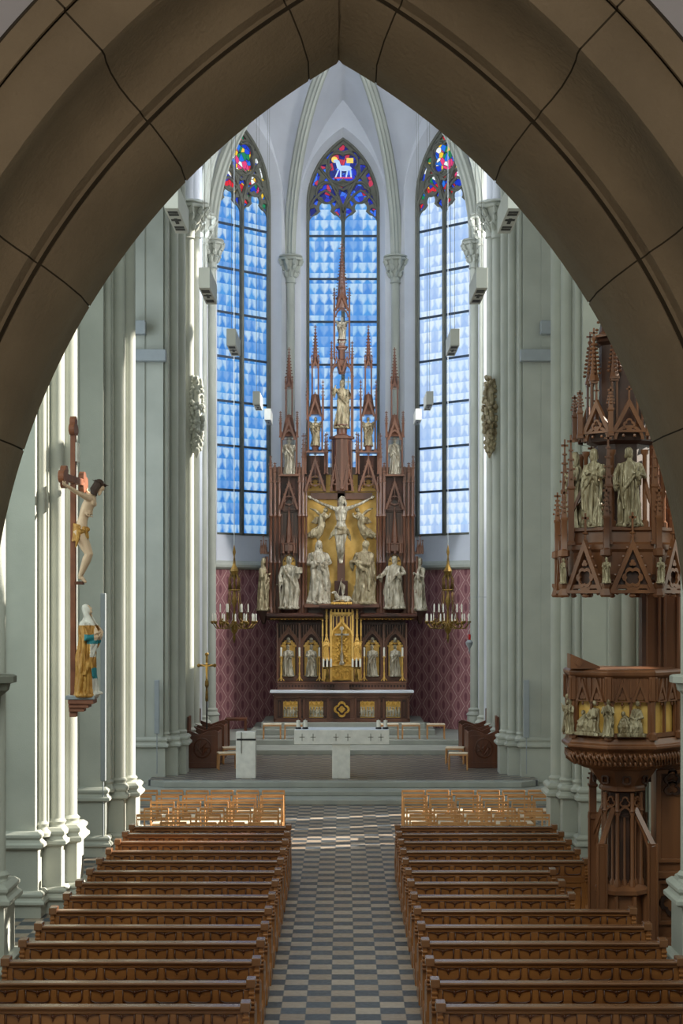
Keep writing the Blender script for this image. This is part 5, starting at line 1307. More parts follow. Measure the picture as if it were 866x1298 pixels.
# central tower
xc = ax(XC)
q = MB(); q.lathe([(.34, 0), (.34, az(556) - az(621)), (.42, az(555) - az(621)), (.42, az(552) - az(621))], xc, YB + .1, az(621), 6, 0); q.box(xc - .04, xc + .04, YB - .32, YB - .18, az(619), az(556)); q.ball((xc, YB - .26, az(619)), (.07, .07, .07), 8, 6)
for k in range(7):
    a = PI + PI * k / 6; q.box(xc + .36 * math.cos(a) - .014, xc + .36 * math.cos(a) + .014, YB + .1 + .32 * math.sin(a) - .014, YB + .1 + .32 * math.sin(a) + .014, az(622), az(557))
q.build('tower_base', W, A)
for s in (-1, 1):
    q = MB(); gable(q, ax(XC + s * 8 - 7.5), ax(XC + s * 8 + 7.5), az(622), az(583), YB - .16, .06); q.build('gable', W, A, smooth='auto')
    q = MB(); cusps(q, ax(XC + s * 8 - 6.5), ax(XC + s * 8 + 6.5), az(621), YB + .0, .05); q.build('cusped_arch', D_, A, smooth='auto')
    q = MB(); x = ax(XC + s * 13.2)
    q.box(x - .045, x + .045, YB - .05, YB + .05, az(552), az(470)); q.box(x - .045, x + .045, YB + .3, YB + .36, az(552), az(470)); pinnacle(q, x, YB, az(476), az(430), .08); pinnacle(q, ax(XC + s * 19), YB, az(600), az(546), .075)
    q.build('tower_post', W, A)
q = MB(); q.lathe([(.24, 0), (.24, .05), (.17, .1), (.18, .33), (.24, .38), (.24, .42)], xc, YB + .1, az(552.5), 10); q.build('statue_pedestal', W, A, smooth='auto')
q = MB()   # arches under the canopy over the great statue, then the upper pedestal
for s in (-1, 1):
    cxs = ax(XC + s * 6.6); ar = parch(.31, az(471), .26, 8, cxs); q.plate(parch(.34, az(471), .34, 8, cxs), [inset(ar, .84, (cxs, az(471)))], YB - .04, YB + .02)
    gable(q, cxs - .17, cxs + .17, az(470), az(448), YB - .05, .05, tracery=False)
q.lathe([(.10, 0), (.16, .2), (.18, .45), (.12, .5), (.12, .8), (.2, .88), (.2, .93)], xc, YB + .12, az(472), 6)
q.build('tower_canopy', W, A, smooth='auto')
q = MB()
for s in (-1, 1):
    x = ax(XC + s * 9.6)
    for dy in (-.02, .3): q.box(x - .03, x + .03, YB + dy - .03, YB + dy + .03, az(452), az(384))
    pinnacle(q, x, YB, az(392), az(362), .055)
gable(q, ax(XC - 9.4), ax(XC + 9.4), az(392), az(365), YB - .02, .05, tracery=False)
q.plate(parch(.44, az(400), .32, 8, xc), [inset(parch(.44, az(400), .32, 8, xc), .82, (xc, az(400)))], YB - .03, YB + .02)
q.build('upper_tower', W, A, smooth='auto')
q = MB(); q.lathe([(.16, 0), (.17, .04), (.10, .1), (.12, .3), (.18, .34)], xc, YB + .12, az(441), 8); q.build('upper_pedestal', W, A, smooth='auto')
q = MB(); q.lathe([(.2, 0), (.17, .3), (.13, .5)], xc, YB + .12, az(388), 8); spire(q, xc, YB + .12, az(376), az(303), .19, 8, 16); q.box(xc - .01, xc + .01, YB + .11, YB + .13, az(304), az(299)); q.box(xc - .11, xc + .11, YB + .105, YB + .135, az(311.5), az(310.3)); q.build('great_spire', W, A, smooth='auto')
# wing consoles at the outer sides
for p in (333.5, mir(333.5)):
    q = MB(); q.lathe([(.05, -.45), (.14, -.2), (.22, -.02), (.24, 0)], ax(p), YB + .05, az(774), 6)
    q.box(min(ax(p), ax(341 if p < XC else mir(341))), max(ax(p), ax(341 if p < XC else mir(341))), YB, YB + .2, az(776), az(774))
    q.build('outer_bracket', D_, A, smooth='auto')
    q = MB(); q.lathe([(.10, 0), (.13, .04), (.12, .2), (.03, .3)], ax(p), YB + .05, az(701), 6)
    for k in (-3, 0, 3): pinnacle(q, ax(p + k), YB - .05, az(702), az(678 + abs(k) * 2), .045, False)
    q.box(min(ax(p), ax(341 if p < XC else mir(341))), max(ax(p), ax(341 if p < XC else mir(341))), YB, YB + .14, az(702), az(699)); q.build('outer_canopy', W, A, smooth='auto')

# --- the crucifixion group in the centre
ct = thing('carved_crucifix', 'large carved crucifix in the middle of the gold altar ground', 'crucifix', (ax(432.5), YB + .1, az(765)))
q = MB(); q.box(ax(427.5), ax(437.5), YB + .12, YB + .24, az(765), az(614)); q.box(ax(393), ax(472.5), YB + .12, YB + .24, az(632), az(623.3)); q.build('cross', W, ct, bevel=.012)
q = MB(); q.box(ax(424), ax(441), YB + .02, YB + .2, az(766), az(736)); q.build('cross_foot', D_, ct, bevel=.02)
Hc = (713.5 - 626) * KA
cb, hp, tm = corpus_mesh(1.0, knee=.035, bend=.035, armdrop=.155, armspread=.37, headturn=-.35, headfwd=.02, armback=.02)
hm = hair_mesh(hp, tm); lm = loin_mesh(.035, 1); cm = crown_mesh(hp)
for q_, nm, mt_, vox in ((cb, 'corpus', M['silver'], .0085), (hm, 'hair', M['silver'], .008), (lm, 'loincloth', M['bronze'], .009)):
    scale_mb(q_, Hc)
    o = q_.build(nm, mt_, None); bake_remesh(o, vox * Hc, 1); o.location = Vector((ax(432.5), YB - .02, az(713.5))) - Vector(ct['_org']); o.parent = ct
# lamb on a gilded cushion
t = thing('carved_lamb', 'small carved lamb lying at the foot of the altar crucifix', 'statue', (ax(433.5), YB - .15, az(765)))
q = MB(); x0 = ax(434); z0 = az(763.5)
q.ball((x0 + .02, YB - .15, z0 + .12), (.25, .11, .11), 14, 9); q.ball((x0 + .18, YB - .15, z0 + .11), (.12, .1, .11), 10, 7); q.tube([(x0 - .16, YB - .15, z0 + .16), (x0 - .22, YB - .16, z0 + .28)], [.085, .06], 10); q.ball((x0 - .26, YB - .17, z0 + .33), (.085, .05, .05), 10, 7)
q.ball((x0 - .33, YB - .18, z0 + .31), (.035, .03, .03), 7, 5); q.ball((x0 - .21, YB - .22, z0 + .34), (.04, .02, .02), 6, 4); q.ball((x0 - .21, YB - .11, z0 + .34), (.04, .02, .02), 6, 4)
q.tube([(x0 - .12, YB - .22, z0 + .06), (x0 - .30, YB - .26, z0 + .03), (x0 - .20, YB - .28, z0 + .03)], [.035, .028, .02], 6); q.tube([(x0 + .2, YB - .22, z0 + .06), (x0 + .08, YB - .27, z0 + .03)], [.05, .022], 6); q.tube([(x0 + .26, YB - .15, z0 + .14), (x0 + .34, YB - .16, z0 + .04)], [.03, .012], 6)
o = q.build('lamb', M['silver'], t); bake_remesh(o, .014, 1)
q = MB(); q.box(ax(420), ax(446), YB - .32, YB, az(766), az(763.3))
for k in range(9): q.ball((ax(421 + 3 * k), YB - .33, az(765)), (.035, .03, .04), 6, 4)
q.build('gilded_cushion', M['goldflat'], t)
q = MB(); q.tube([(ax(428), YB - .12, az(757)), (ax(432), YB - .05, az(738)), (ax(434), YB - .05, az(733))], .012, 5); q.loft([[(ax(432), YB - .06, az(737)), (ax(438), YB - .08, az(742)), (ax(437), YB - .06, az(752)), (ax(434), YB - .09, az(756)), (ax(433), YB - .06, az(748))], [(ax(432), YB - .04, az(737)), (ax(438), YB - .06, az(742)), (ax(437), YB - .04, az(752)), (ax(434), YB - .07, az(756)), (ax(433), YB - .04, az(748))]]); q.build('banner', M['silver'], t)
HM = (765 - 683.5) * KA
statue('mourning_figure', 'veiled woman in grey robe mourning left of the altar crucifix', 'statue', (ax(403.5), YB + .02, az(765)), HM, M['silver'], 11, .15, veil=True, turn=.2, wide=1.15, arms=[((-.118, 0, .775), (-.16, -.02, .62), (-.02, -.12, .64)), ((.118, 0, .775), (.18, -.03, .64), (.04, -.13, .60))], look=.15)
statue('mourning_figure', 'robed man with clasped hands gazing up right of the altar crucifix', 'statue', (ax(461.5), YB + .02, az(765)), HM, M['bronze'], 12, -.25, turn=-.5, wide=1.2, lean=.02, look=-.5, arms=[((-.118, 0, .775), (-.16, -.05, .63), (-.17, -.15, .64)), ((.118, 0, .775), (.10, -.10, .60), (-.13, -.16, .65))])
# flying angels
def angel(px, py, s, label, seed):
    b = MB(); x, z = ax(px), az(py); y = YB + .05
    P = lambda dx, dz, dy=0.0: Vector((x + s * dx * KA, y + dy, z - dz * KA))
    # body curves from head (near the cross) down and outwards
    pts = [P(7, -14), P(5, -9), P(4, -4), P(4, 2), P(1, 8), P(-5, 12), P(-11, 15), P(-15, 13)]
    b.tube(pts, [.05, .11, .115, .12, .15, .16, .12, .03], 14)
    b.tube([P(4, 4, -.05), P(2, 12, -.04), P(-1, 18, -.02), P(-2, 22, 0)], [.08, .09, .06, .02], 9)
    for k in range(7): a = k * .55; b.tube([P(3 - k * .4, 0 + k, -.1), P(-2 - k, 8 + k * .6, -.13), P(-8 - k, 12 + k * .8, -.08), P(-13 - k * .4, 12 + 1.6 * k, -.02)], [.02, .035, .035, .012], 6)
    b.ball(P(8.5, -17, -.02), (.07, .08, .085), 12, 8); b.ball(P(9, -17.6, .01), (.085, .08, .085), 10, 7); b.ball(P(10.4, -16.4, -.08), .02, 5, 4)
    b.tube([P(8, -12, -.05), P(13, -8, -.1), P(14.5, -12, -.12), P(14, -14, -.13)], [.05, .045, .035, .02], 7); b.tube([P(4, -12, -.07), P(9, -6, -.12), P(13, -9, -.14)], [.05, .045, .022], 7)
    for w_, (ex, ez) in enumerate(((-12, -20), (-10, -1))):
        for k in range(7):
            t = k / 6; e = P(ex + 7 * t, ez - 3 * t + (5 * t if w_ else 4 * t), .04)
            b.tube([P(3, -10 + w_ * 2, .04), P(3, -10, .04).lerp(e, .5) + Vector((0, 0, .05 * (1 - t))), e], [.05, .045, .014], 6)
    o = b.build('flying_angel', M['bronze']); bake_remesh(o, .022, 1); tag(o, label, 'statue')
angel(404, 663, 1, 'flying carved angel with raised wings left of the altar crucifix', 1)
angel(462, 663, -1, 'flying carved angel with raised wings right of the altar crucifix', 2)
def prop(o, name, build):
    """attribute held by a statue, as its child"""
    q = MB(); build(q); c = q.build(name, o.data.materials[0], None, smooth='auto'); c.parent = o; return c
HS = (771 - 703.5) * KA
o = statue('saint_statue', 'bearded saint holding a book in the left niche of the altar', 'statue', (ax(366), YB - .1, az(771)), HS, M['silver'], 21, .1, beard=True, turn=.3, wide=1.15, arms=[((-.118, 0, .775), (-.17, -.02, .60), (-.16, -.08, .46)), ((.118, 0, .775), (.18, -.06, .66), (.17, -.14, .70))])
prop(o, 'book', lambda q: q.box(.11 * HS, .24 * HS, -.20 * HS, -.14 * HS, .66 * HS, .77 * HS))
prop(o, 'sword', lambda q: (q.tube([(-.19 * HS, -.12 * HS, .50 * HS), (-.17 * HS, -.14 * HS, .0)], [.02 * HS, .008 * HS], 4), q.box(-.25 * HS, -.13 * HS, -.13 * HS, -.11 * HS, .44 * HS, .455 * HS)))
o = statue('saint_statue', 'saint reaching out one hand in the right niche of the altar', 'statue', (ax(mir(366)), YB - .1, az(771)), HS, M['silver'], 22, -.1, beard=True, turn=-.4, wide=1.2, arms=[((-.118, 0, .775), (-.21, -.03, .64), (-.30, -.12, .58)), ((.118, 0, .775), (.19, -.05, .66), (.04, -.14, .62))])
prop(o, 'scroll', lambda q: q.tube([(-.33 * HS, -.13 * HS, .585 * HS), (-.22 * HS, -.14 * HS, .57 * HS)], .022 * HS, 8))
o = statue('bishop_statue', 'robed figure on the outer left bracket of the high altar', 'statue', (ax(334), YB + .05, az(773)), HS, M['bronze'], 23, 1.1, veil=True)
o = statue('bishop_statue', 'robed figure on the outer right bracket of the high altar', 'statue', (ax(mir(334)), YB + .05, az(773)), HS, M['silver'], 24, -1.0, beard=True)
HT = (602.5 - 550) * KA * .93
for p, l, sd in ((366, 'left', 31), (mir(366), 'right', 32)): statue('saint_statue', 'small saint in the open turret above the outer %s bay of the altar' % l, 'statue', (ax(p), YB + .05, az(601)), HT, M['silver'], sd, 0, beard=True, arms=[((-.118, 0, .775), (-.16, -.02, .6), (-.06, -.12, .56)), ((.118, 0, .775), (.16, -.04, .64), (.05, -.13, .70))])
HT = (564 - 527) * KA
for p, l, sd in ((399.5, 'left', 33), (mir(399.5), 'right', 34)): statue('angel_statue', 'small winged figure in the turret %s of the great central statue' % l, 'statue', (ax(p), YB + .05, az(564)), HT, M['bronze'], sd, 0, wings=True)
HT = (540 - 478) * KA
o = statue('saviour_statue', 'tall robed figure on the pedestal in the altar central tower', 'statue', (xc, YB + .1, az(540.5)), HT, M['bronze'], 35, .1, beard=True, arms=[((-.118, 0, .775), (-.18, -.06, .68), (-.15, -.12, .82)), ((.118, 0, .775), (.17, -.05, .62), (.08, -.12, .58))])
prop(o, 'cross_staff', lambda q: (q.tube([(.10 * HT, -.12 * HT, .5 * HT), (.13 * HT, -.10 * HT, 1.04 * HT)], .010 * HT, 5), q.box(.07 * HT, .19 * HT, -.11 * HT, -.09 * HT, .93 * HT, .945 * HT)))
HT = (431 - 398) * KA
statue('angel_statue', 'small figure at the top of the altar below the great spire', 'statue', (xc, YB + .12, az(431.5)), HT, M['silver'], 36, 0, wings=True)
HT = (857 - 817) * KA
for p, l, sd, kw in ((365.5, 'outermost left', 41, dict(veil=False, beard=True)), (394.5, 'inner left', 42, dict(beard=True)), (mir(394.5), 'inner right', 43, dict(beard=True, crown=False)), (mir(365.5), 'outermost right', 44, dict())):
    statue('saint_statue', 'grey saint in the %s lower niche beside the tabernacle' % l, 'statue', (ax(p), YL - .04, az(857)), HT, M['silver'], sd, 0, turn=rnd.uniform(-.4, .4), wide=1.1, **kw)
for s, l in ((-1, 'left'), (1, 'right')):
    statue('gilt_angel', 'small gilded angel %s of the golden tabernacle door' % l, 'statue', (ax(XC + s * 19.2), YT + .06, az(835)), (835 - 809) * KA, M['goldflat'], 50 + s, 0, wings=True)
# candlesticks on the high altar
def candlestick(px, n, label):
    zb = az(863.4); x = ax(px); y = 54.55 if n == 1 else 54.22; t = thing('candlestick', label, 'candlestick', (x, y, zb), 'candlesticks on the high altar')
    q = MB()
    if n == 1:
        for a in (0.5, 2.6, 4.71): q.tube([(x, y, az(856)), (x + .04 * math.cos(a), y + .03 * math.sin(a), az(860)), (x + .11 * math.cos(a), y + .07 * math.sin(a), zb + .015)], [.018, .016, .02], 6)
        q.lathe([(.02, az(859)), (.035, az(854)), (.018, az(851)), (.018, az(843)), (.032, az(841)), (.016, az(838)), (.02, az(834)), (.055, az(832.8)), (.055, az(832.2))], x, y, 0, 8)
    else:
        q.lathe([(.08, zb), (.085, zb + .04), (.05, zb + .12), (.06, az(857)), (.03, az(850)), (.02, az(846))], x, y, 0, 8)
        for s in (-1, 1): q.tube([(x, y, az(849)), (x + s * .06, y, az(846)), (x + s * .12, y, az(845))], .015, 5)
        q.box(x - .16, x + .16, y - .03, y + .03, az(845.6), az(844.8))
    q.build('stand', M['brass'] if n > 1 else M['goldflat'], t, smooth='auto')
    for k in range(n):
        dx = 0 if n == 1 else (k - 1) * .125; zz = az(832 if n == 1 else 844.8)
        q = MB(); q.lathe([(.033, 0), (.033, .26 if n > 1 else .29), (.006, .27 if n > 1 else .3), (.005, .31)], x + dx, y, zz, 10); q.build('candle', M['candle'], t, smooth='auto')
for px, l in ((356.5, 'outermost left'), (379.8, 'middle left'), (405, 'inner left'), (mir(405), 'inner right'), (mir(379.8), 'middle right'), (mir(356.5), 'outermost right')): candlestick(px, 1, 'gilt candlestick with one white candle, %s on the high altar' % l)
candlestick(415, 3, 'branched stand with three white candles left of the tabernacle')
candlestick(mir(415), 3, 'branched stand with three white candles right of the tabernacle')

# ================================================================== pulpit
PC = Vector((4.04, 24.0, 0)); PW, PD = M['pulpitwood'], M['pulpitdark']
pz = lambda py, d=23.3: 5 + (762 - py) * d / 2100
P = thing('pulpit', 'carved oak octagonal pulpit with gold niches beside the right nave pillar', 'pulpit', (PC.x, PC.y, 0))
def octf(R, k, c=PC):
    """vertices of an octagon with a facet turned to the west"""
    a = -PI / 2 + PI / 8 + k * PI / 4; return (c.x + R * math.cos(a), c.y + R * math.sin(a))
def facet_frame(R, k, c=PC):
    """frame of facet k (0 = west, -1 = north-west, 1 = south-west ...); y outward negative"""
    a = -PI / 2 + k * PI / 4; ap = R * math.cos(PI / 8); nx, ny = math.cos(a), math.sin(a); tx, ty = -ny, nx
    return lambda x, y, z: (c.x + nx * (ap - y) + tx * x, c.y + ny * (ap - y) + ty * x, z)
def plot(b, k, R, x0, x1, y0, y1, z0, z1):
    f = facet_frame(R, k); b.loft([[f(x0, y0, z), f(x1, y0, z), f(x1, y1, z), f(x0, y1, z)] for z in (z0, z1)])
Rb = .84; side = 2 * Rb * math.sin(PI / 8)
zr, zt, zb0, zl = pz(850), pz(858), pz(935), pz(947)
b = MB(); b.lathe([(Rb - .10, zb0 - .06), (Rb - .10, zt)], PC.x, PC.y, 0, 8, PI / 8); b.build('body', PW, P)
b = MB(); b.lathe([(Rb - .02, zt - .02), (Rb + .03, zt + .02), (Rb + .04, zr - .02), (Rb, zr + .01)], PC.x, PC.y, 0, 8, PI / 8); b.build('rail', PW, P, bevel=.01)
b = MB(); b.lathe([(Rb - .08, zb0), (Rb - .02, zb0 - .02), (Rb + .02, zl + .04), (Rb + .06, zl + .02), (Rb + .06, zl - .02), (Rb - .02, zl - .07)], PC.x, PC.y, 0, 8, PI / 8); b.build('base_ledge', PW, P, bevel=.008)
for k in (-3, -2, -1, 0, 1, 2):
    f = facet_frame(Rb, k); hs = side / 2
    q = MB()
    q.plate([(-hs + .02, zb0), (hs - .02, zb0), (hs - .02, zt), (-hs + .02, zt)], [parch(hs * .70, zb0 + .42, .14, 8, s_ * hs * .40, zb0 + .06) for s_ in (-1, 1)], .03, .07, f)
    fr_ = q.build('panel_frame', PW, P)
    q = MB(); q.plate([(-hs * .78, zb0 + .05), (hs * .78, zb0 + .05), (hs * .78, zb0 + .58), (-hs * .78, zb0 + .58)], [], .085, .095, f); q.build('gold_ground', G, fr_)
    q = MB()
    for j in (-1, 1):
        q.plate([(j * hs * .39 - hs * .36, zb0 + .50), (j * hs * .39 + hs * .36, zb0 + .50), (j * hs * .39, zt - .03)], [[(j * hs * .39 - hs * .22, zb0 + .52), (j * hs * .39 + hs * .22, zb0 + .52), (j * hs * .39, zt - .14)]], -.01, .04, f)
        q.plate(foil(j * hs * .39, zb0 + .57, .055, 3, PI / 2), [], .0, .03, f)
        q.ball(f(j * hs * .39, .01, zb0 + .47), (.02, .02, .03), 6, 4)
    for j in range(7):
        xx = -hs * .85 + j * hs * .283; q.loft([[f(xx - .012, .01, z), f(xx + .012, .01, z), f(xx + .012, .05, z), f(xx - .012, .05, z)] for z in (zb0 + .56, zt - .02)])
    q.build('niche_gables', PW, fr_, smooth='auto')
    # foliage frieze on the flaring underside
    q = MB(); rq = random.Random(k + 9)
    for j in range(9):
        t = (j + .5) / 9; xx = -hs + side * t; q.ball(f(xx, .02, zl - .13 - .03 * (j % 2)), (.04, .035, .035), 6, 4); q.ball(f(xx, .05, zl - .24), (.03, .03, .04), 6, 4)
        q.tube([f(xx - .03, .0, zl - .09), f(xx, -.01, zl - .17), f(xx + .04, .03, zl - .25)], .014, 5)
    q.build('foliage_frieze', PW, P, smooth=True)
for k in range(8):
    x, y = octf(Rb - .03, k)
    q = MB(); q.lathe([(.07, zb0 - .03), (.07, zb0 + .05), (.035, zb0 + .08), (.035, zb0 + .5), (.065, zb0 + .52), (.065, zt)], x, y, 0, 8, PI / 8)
    for dx in (-.05, .05): q.box(x + dx - .012, x + dx + .012, y - .06, y - .03, zb0 + .52, zt - .02)
    q.build('corner_post', PW, P, smooth='auto')
b = MB(); b.lathe([(Rb - .02, zl - .05), (Rb - .06, zl - .12), (Rb - .10, zl - .28), (Rb - .22, zl - .33), (.50, zl - .36), (.44, zl - .45), (.32, zl - .60), (.34, zl - .63), (.34, zl - .67), (.25, zl - .70)], PC.x, PC.y, 0, 8, PI / 8); b.build('flared_underside', PW, P)
zc = zl - .70
b = MB(); b.lathe([(.20, .9), (.20, zc + .02)], PC.x, PC.y, 0, 8, PI / 8)
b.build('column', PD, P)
for k in range(8):
    x, y = octf(.275, k); q = MB(); q.lathe([(.05, .86), (.05, .98), (.028, 1.02), (.028, zc - .28), (.045, zc - .26), (.03, zc - .22), (.03, zc)], x, y, 0, 8); q.build('column_shaft', PW, P, smooth='auto')
    f = facet_frame(.30, k); q = MB(); q.plate(foil(0, zc - .13, .085, 3, PI / 2), [foil(0, zc - .13, .06, 3, PI / 2)], 0, .04, f); q.plate(parch(.20, zc - .32, .14, 6), [inset(parch(.20, zc - .32, .14, 6), .75, (0, zc - .32))], 0, .04, f); q.build('column_tracery', PW, P)
    fx_, fy_, _z = facet_frame(.25, k)(0, 0, 0); q = MB(); q.lathe([(.04, .86), (.04, .98), (.018, 1.02), (.018, zc - .35)], fx_, fy_, 0, 6); q.build('column_shaft', PW, P, smooth='auto')
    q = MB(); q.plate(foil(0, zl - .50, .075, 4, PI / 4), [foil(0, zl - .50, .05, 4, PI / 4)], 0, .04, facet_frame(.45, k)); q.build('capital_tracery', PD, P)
    x, y = octf(.34, k); q = MB(); q.lathe([(.05, 0), (.05, .1), (.035, .12), (.035, .78)], x, y, 0, 6); q.build('base_colonnette', PW, P, smooth='auto')
b = MB(); b.lathe([(.42, 0), (.42, .08), (.30, .12), (.28, .76), (.40, .80), (.40, .86), (.30, .92), (.22, .95)], PC.x, PC.y, 0, 8, PI / 8); b.build('column_base', PW, P)
# outer supports with sloping braces
for sx, sy, tall in ((-1, -1, 0), (1, -1, 0), (-1, 1, 1), (1, 1, 1)):
    x, y = PC.x + sx * .36, PC.y + sy * .42
    q = MB(); zt_ = 1.55 if not tall else 1.9
    q.lathe([(.085, 0), (.085, .12), (.06, .16), (.06, zt_ - .05), (.085, zt_)], x, y, 0, 4, PI / 4); q.lathe([(.02, .1), (.02, zt_)], x - .06, y - .06, 0, 6); q.lathe([(.02, .1), (.02, zt_)], x + .06, y - .06, 0, 6)
    if tall: pinnacle(q, x, y, zt_ - .1, 2.72, .10)
    q.build('outer_post', PW, P, smooth='auto')
    q = MB(); a_ = Vector((x, y, 1.56)); e_ = Vector((PC.x + sx * .16, PC.y + sy * .20, 2.02 if not tall else 2.2))
    q.tube([a_ + (a_ - e_) * .12, e_], [.045, .045], 4); q.tube([a_ + Vector((0, 0, -.25)), a_.lerp(e_, .5) + Vector((0, 0, -.1)), e_ + Vector((0, 0, -.1))], .02, 5); q.build('brace', PW, P)
# book desk
b = MB(); x0 = PC.x - .82
b.prism([(x0, zr + .02), (x0 + .42, zr + .02), (x0 + .42, zr + .05), (x0, zr + .23)], PC.y - .55, PC.y - .20); b.plate(foil(x0 + .12, zr + .10, .05, 4), [], PC.y - .57, PC.y - .55); b.build('book_desk', PW, P, bevel=.01)
# stair tower with niche, and the panelled back
tx0, tx1, ty = 4.55, 5.02, 24.05
b = MB(); b.box(tx0 + .03, tx1, ty + .06, ty + .6, 0, pz(853, 24)); b.build('stair_tower', PW, P)
for z0_, z1_ in ((.30, .95), (1.2, 2.55), (2.62, 2.94)):
    q = MB(); o_ = [(tx0, z0_), (tx1, z0_), (tx1, z1_), (tx0, z1_)]; q.plate(o_, [[(tx0 + .07, z0_ + .06), (tx1 - .07, z0_ + .06), (tx1 - .07, z1_ - .06), (tx0 + .07, z1_ - .06)]], ty, ty + .06); q.build('tower_frame', PW, P, bevel=.01)
q = MB(); mx_ = (tx0 + tx1) / 2; q.plate(foil(mx_, .62, .20, 4), [foil(mx_, .62, .13, 4)], ty + .0, ty + .04); q.build('tower_tracery', PD, P)
for zz in (2.28, 2.44, 2.78):
    q = MB(); q.plate(foil(mx_, zz, .13, 3 if zz < 2.7 else 4, PI / 2), [foil(mx_, zz, .085, 3 if zz < 2.7 else 4, PI / 2)], ty + .0, ty + .05); q.build('tower_tracery', PD, P)
b = MB(); b.box(tx0 - .03, tx1 + .03, ty - .05, ty + .6, .98, 1.08); b.box(tx0 - .04, tx1 + .04, ty - .06, ty + .6, 0, .12); b.box(tx0 - .05, tx1 + .05, ty - .10, ty + .6, 2.95, 3.02); b.box(tx0 - .03, tx1 + .03, ty - .04, ty + .62, pz(857, 24), pz(851, 24)); b.build('tower_moulding', PW, P, bevel=.01)
q = MB(); q.plate([(tx0, 3.02), (tx1, 3.02), (tx1, pz(857, 24)), (tx0, pz(857, 24))], [parch(.30, 3.62, .2, 8, mx_, 3.1)], ty - .03, ty + .06); q.build('tower_niche', PW, P)
q = MB(); q.plate(parch(.27, 3.62, .18, 8, mx_, 3.1), [], ty + .04, ty + .055); q.build('niche_gold', G, P)
q = MB(); q.box(tx0 + .05, tx1 - .05, ty - .12, ty, 3.0, 3.14); q.build('statue_shelf', PW, P, bevel=.01)
q = MB(); q.box(4.50, 5.05, 24.75, 24.85, 3.9, 7.4); q.build('back_wall', PW, P)
for x0_, x1_ in ((4.50, 4.74), (4.78, 5.02)):
    q = MB(); q.plate([(x0_, 3.95), (x1_, 3.95), (x1_, 5.6), (x0_, 5.6)], [[(x0_ + .04, 4.0), (x1_ - .04, 4.0), (x1_ - .04, 5.5), (x0_ + .04, 5.5)]], 24.71, 24.75); q.build('back_panel_frame', PW, P, bevel=.006)
q = MB(); q.box(4.44, 4.50, 24.6, 24.85, 3.9, 7.0); q.build('door_post', PD, P)
# relief groups in the pulpit niches
def relief(f, kind, seed):
    b = MB(); rq = random.Random(seed)
    def pt(x, y, z): return Vector(f(x, y, zb0 + .06 + z))
    if kind == 'seat':
        for cx, hgt, ln in ((-.08, .30, -.03), (.07, .46, .02)):
            b.tube([pt(cx, .02, .0), pt(cx - .02, -.01, .10), pt(cx, .02, .2), pt(cx + ln, .03, hgt * .75)], [.09, .10, .075, .055], 10); b.ball(pt(cx + ln, .0, hgt * .92), (.034, .034, .042), 8, 6)
            b.tube([pt(cx + .05, .0, hgt * .7), pt(cx + .08, -.05, hgt * .5), pt(cx - .04, -.07, hgt * .45)], [.028, .026, .018], 6); b.tube([pt(cx - .04, .0, hgt * .7), pt(cx - .08, -.05, hgt * .5), pt(cx, -.07, hgt * .42)], [.028, .026, .018], 6)
            for k in range(4): b.tube([pt(cx - .06 + .04 * k, -.05, .16), pt(cx - .08 + .05 * k, -.08, .02)], [.018, .02], 5)
    else:
        b.tube([pt(0, .0, 0), pt(.01, -.01, .15), pt(-.01, 0, .3), pt(0, .02, .42)], [.075, .07, .055, .045], 10); b.ball(pt(0, -.01, .48), (.034, .034, .042), 8, 6)
        b.tube([pt(-.04, 0, .38), pt(-.09, -.05, .3), pt(-.02, -.07, .27)], [.025, .024, .016], 6); b.tube([pt(.04, 0, .38), pt(.10, -.03, .36), pt(.16, -.05, .40)], [.025, .022, .014], 6)
        for k in range(4): b.tube([pt(-.05 + .03 * k, -.04, .25), pt(-.06 + .04 * k, -.07, .02)], [.014, .016], 5)
    b.loft([[f(-.2 if kind == 'seat' else -.09, -.09, z), f(.2 if kind == 'seat' else .09, -.09, z), f(.2 if kind == 'seat' else .09, .07, z), f(-.2 if kind == 'seat' else -.09, .07, z)] for z in (zb0 + .02, zb0 + .065)])
    return b
for k, kind, lab in ((0, 'seat', 'seated robed pair carved in the pulpit front niche'), (-1, 'seat', 'seated robed pair carved in the pulpit niche left of the front one'), (-2, 'stand', 'standing figure carved at the far left of the pulpit')):
    o = relief(facet_frame(Rb, k), kind, k + 5).build('relief_group', M['bronze']); bake_remesh(o, .008, 1); tag(o, lab, 'relief')
x, y = octf(Rb + .02, -1 % 8)
statue('standing_figure', 'small standing figure at the pulpit corner between two niches', 'statue', (x, y, zb0 + .03), .52, M['bronze'], 61, -.4)
x, y = octf(Rb + .02, -2 % 8)
statue('standing_figure', 'small standing figure at the left corner of the pulpit body', 'statue', (x, y, zb0 + .03), .50, M['bronze'], 62, -1.0, arms=[((-.118, 0, .775), (-.18, -.06, .70), (-.24, -.10, .82)), ((.118, 0, .775), (.155, -.03, .62), (.03, -.12, .68))])
statue('standing_figure', 'standing figure on the shelf of the pulpit stair tower', 'statue', (mx_, ty - .06, 3.14), .66, M['bronze'], 63, 0, beard=True)

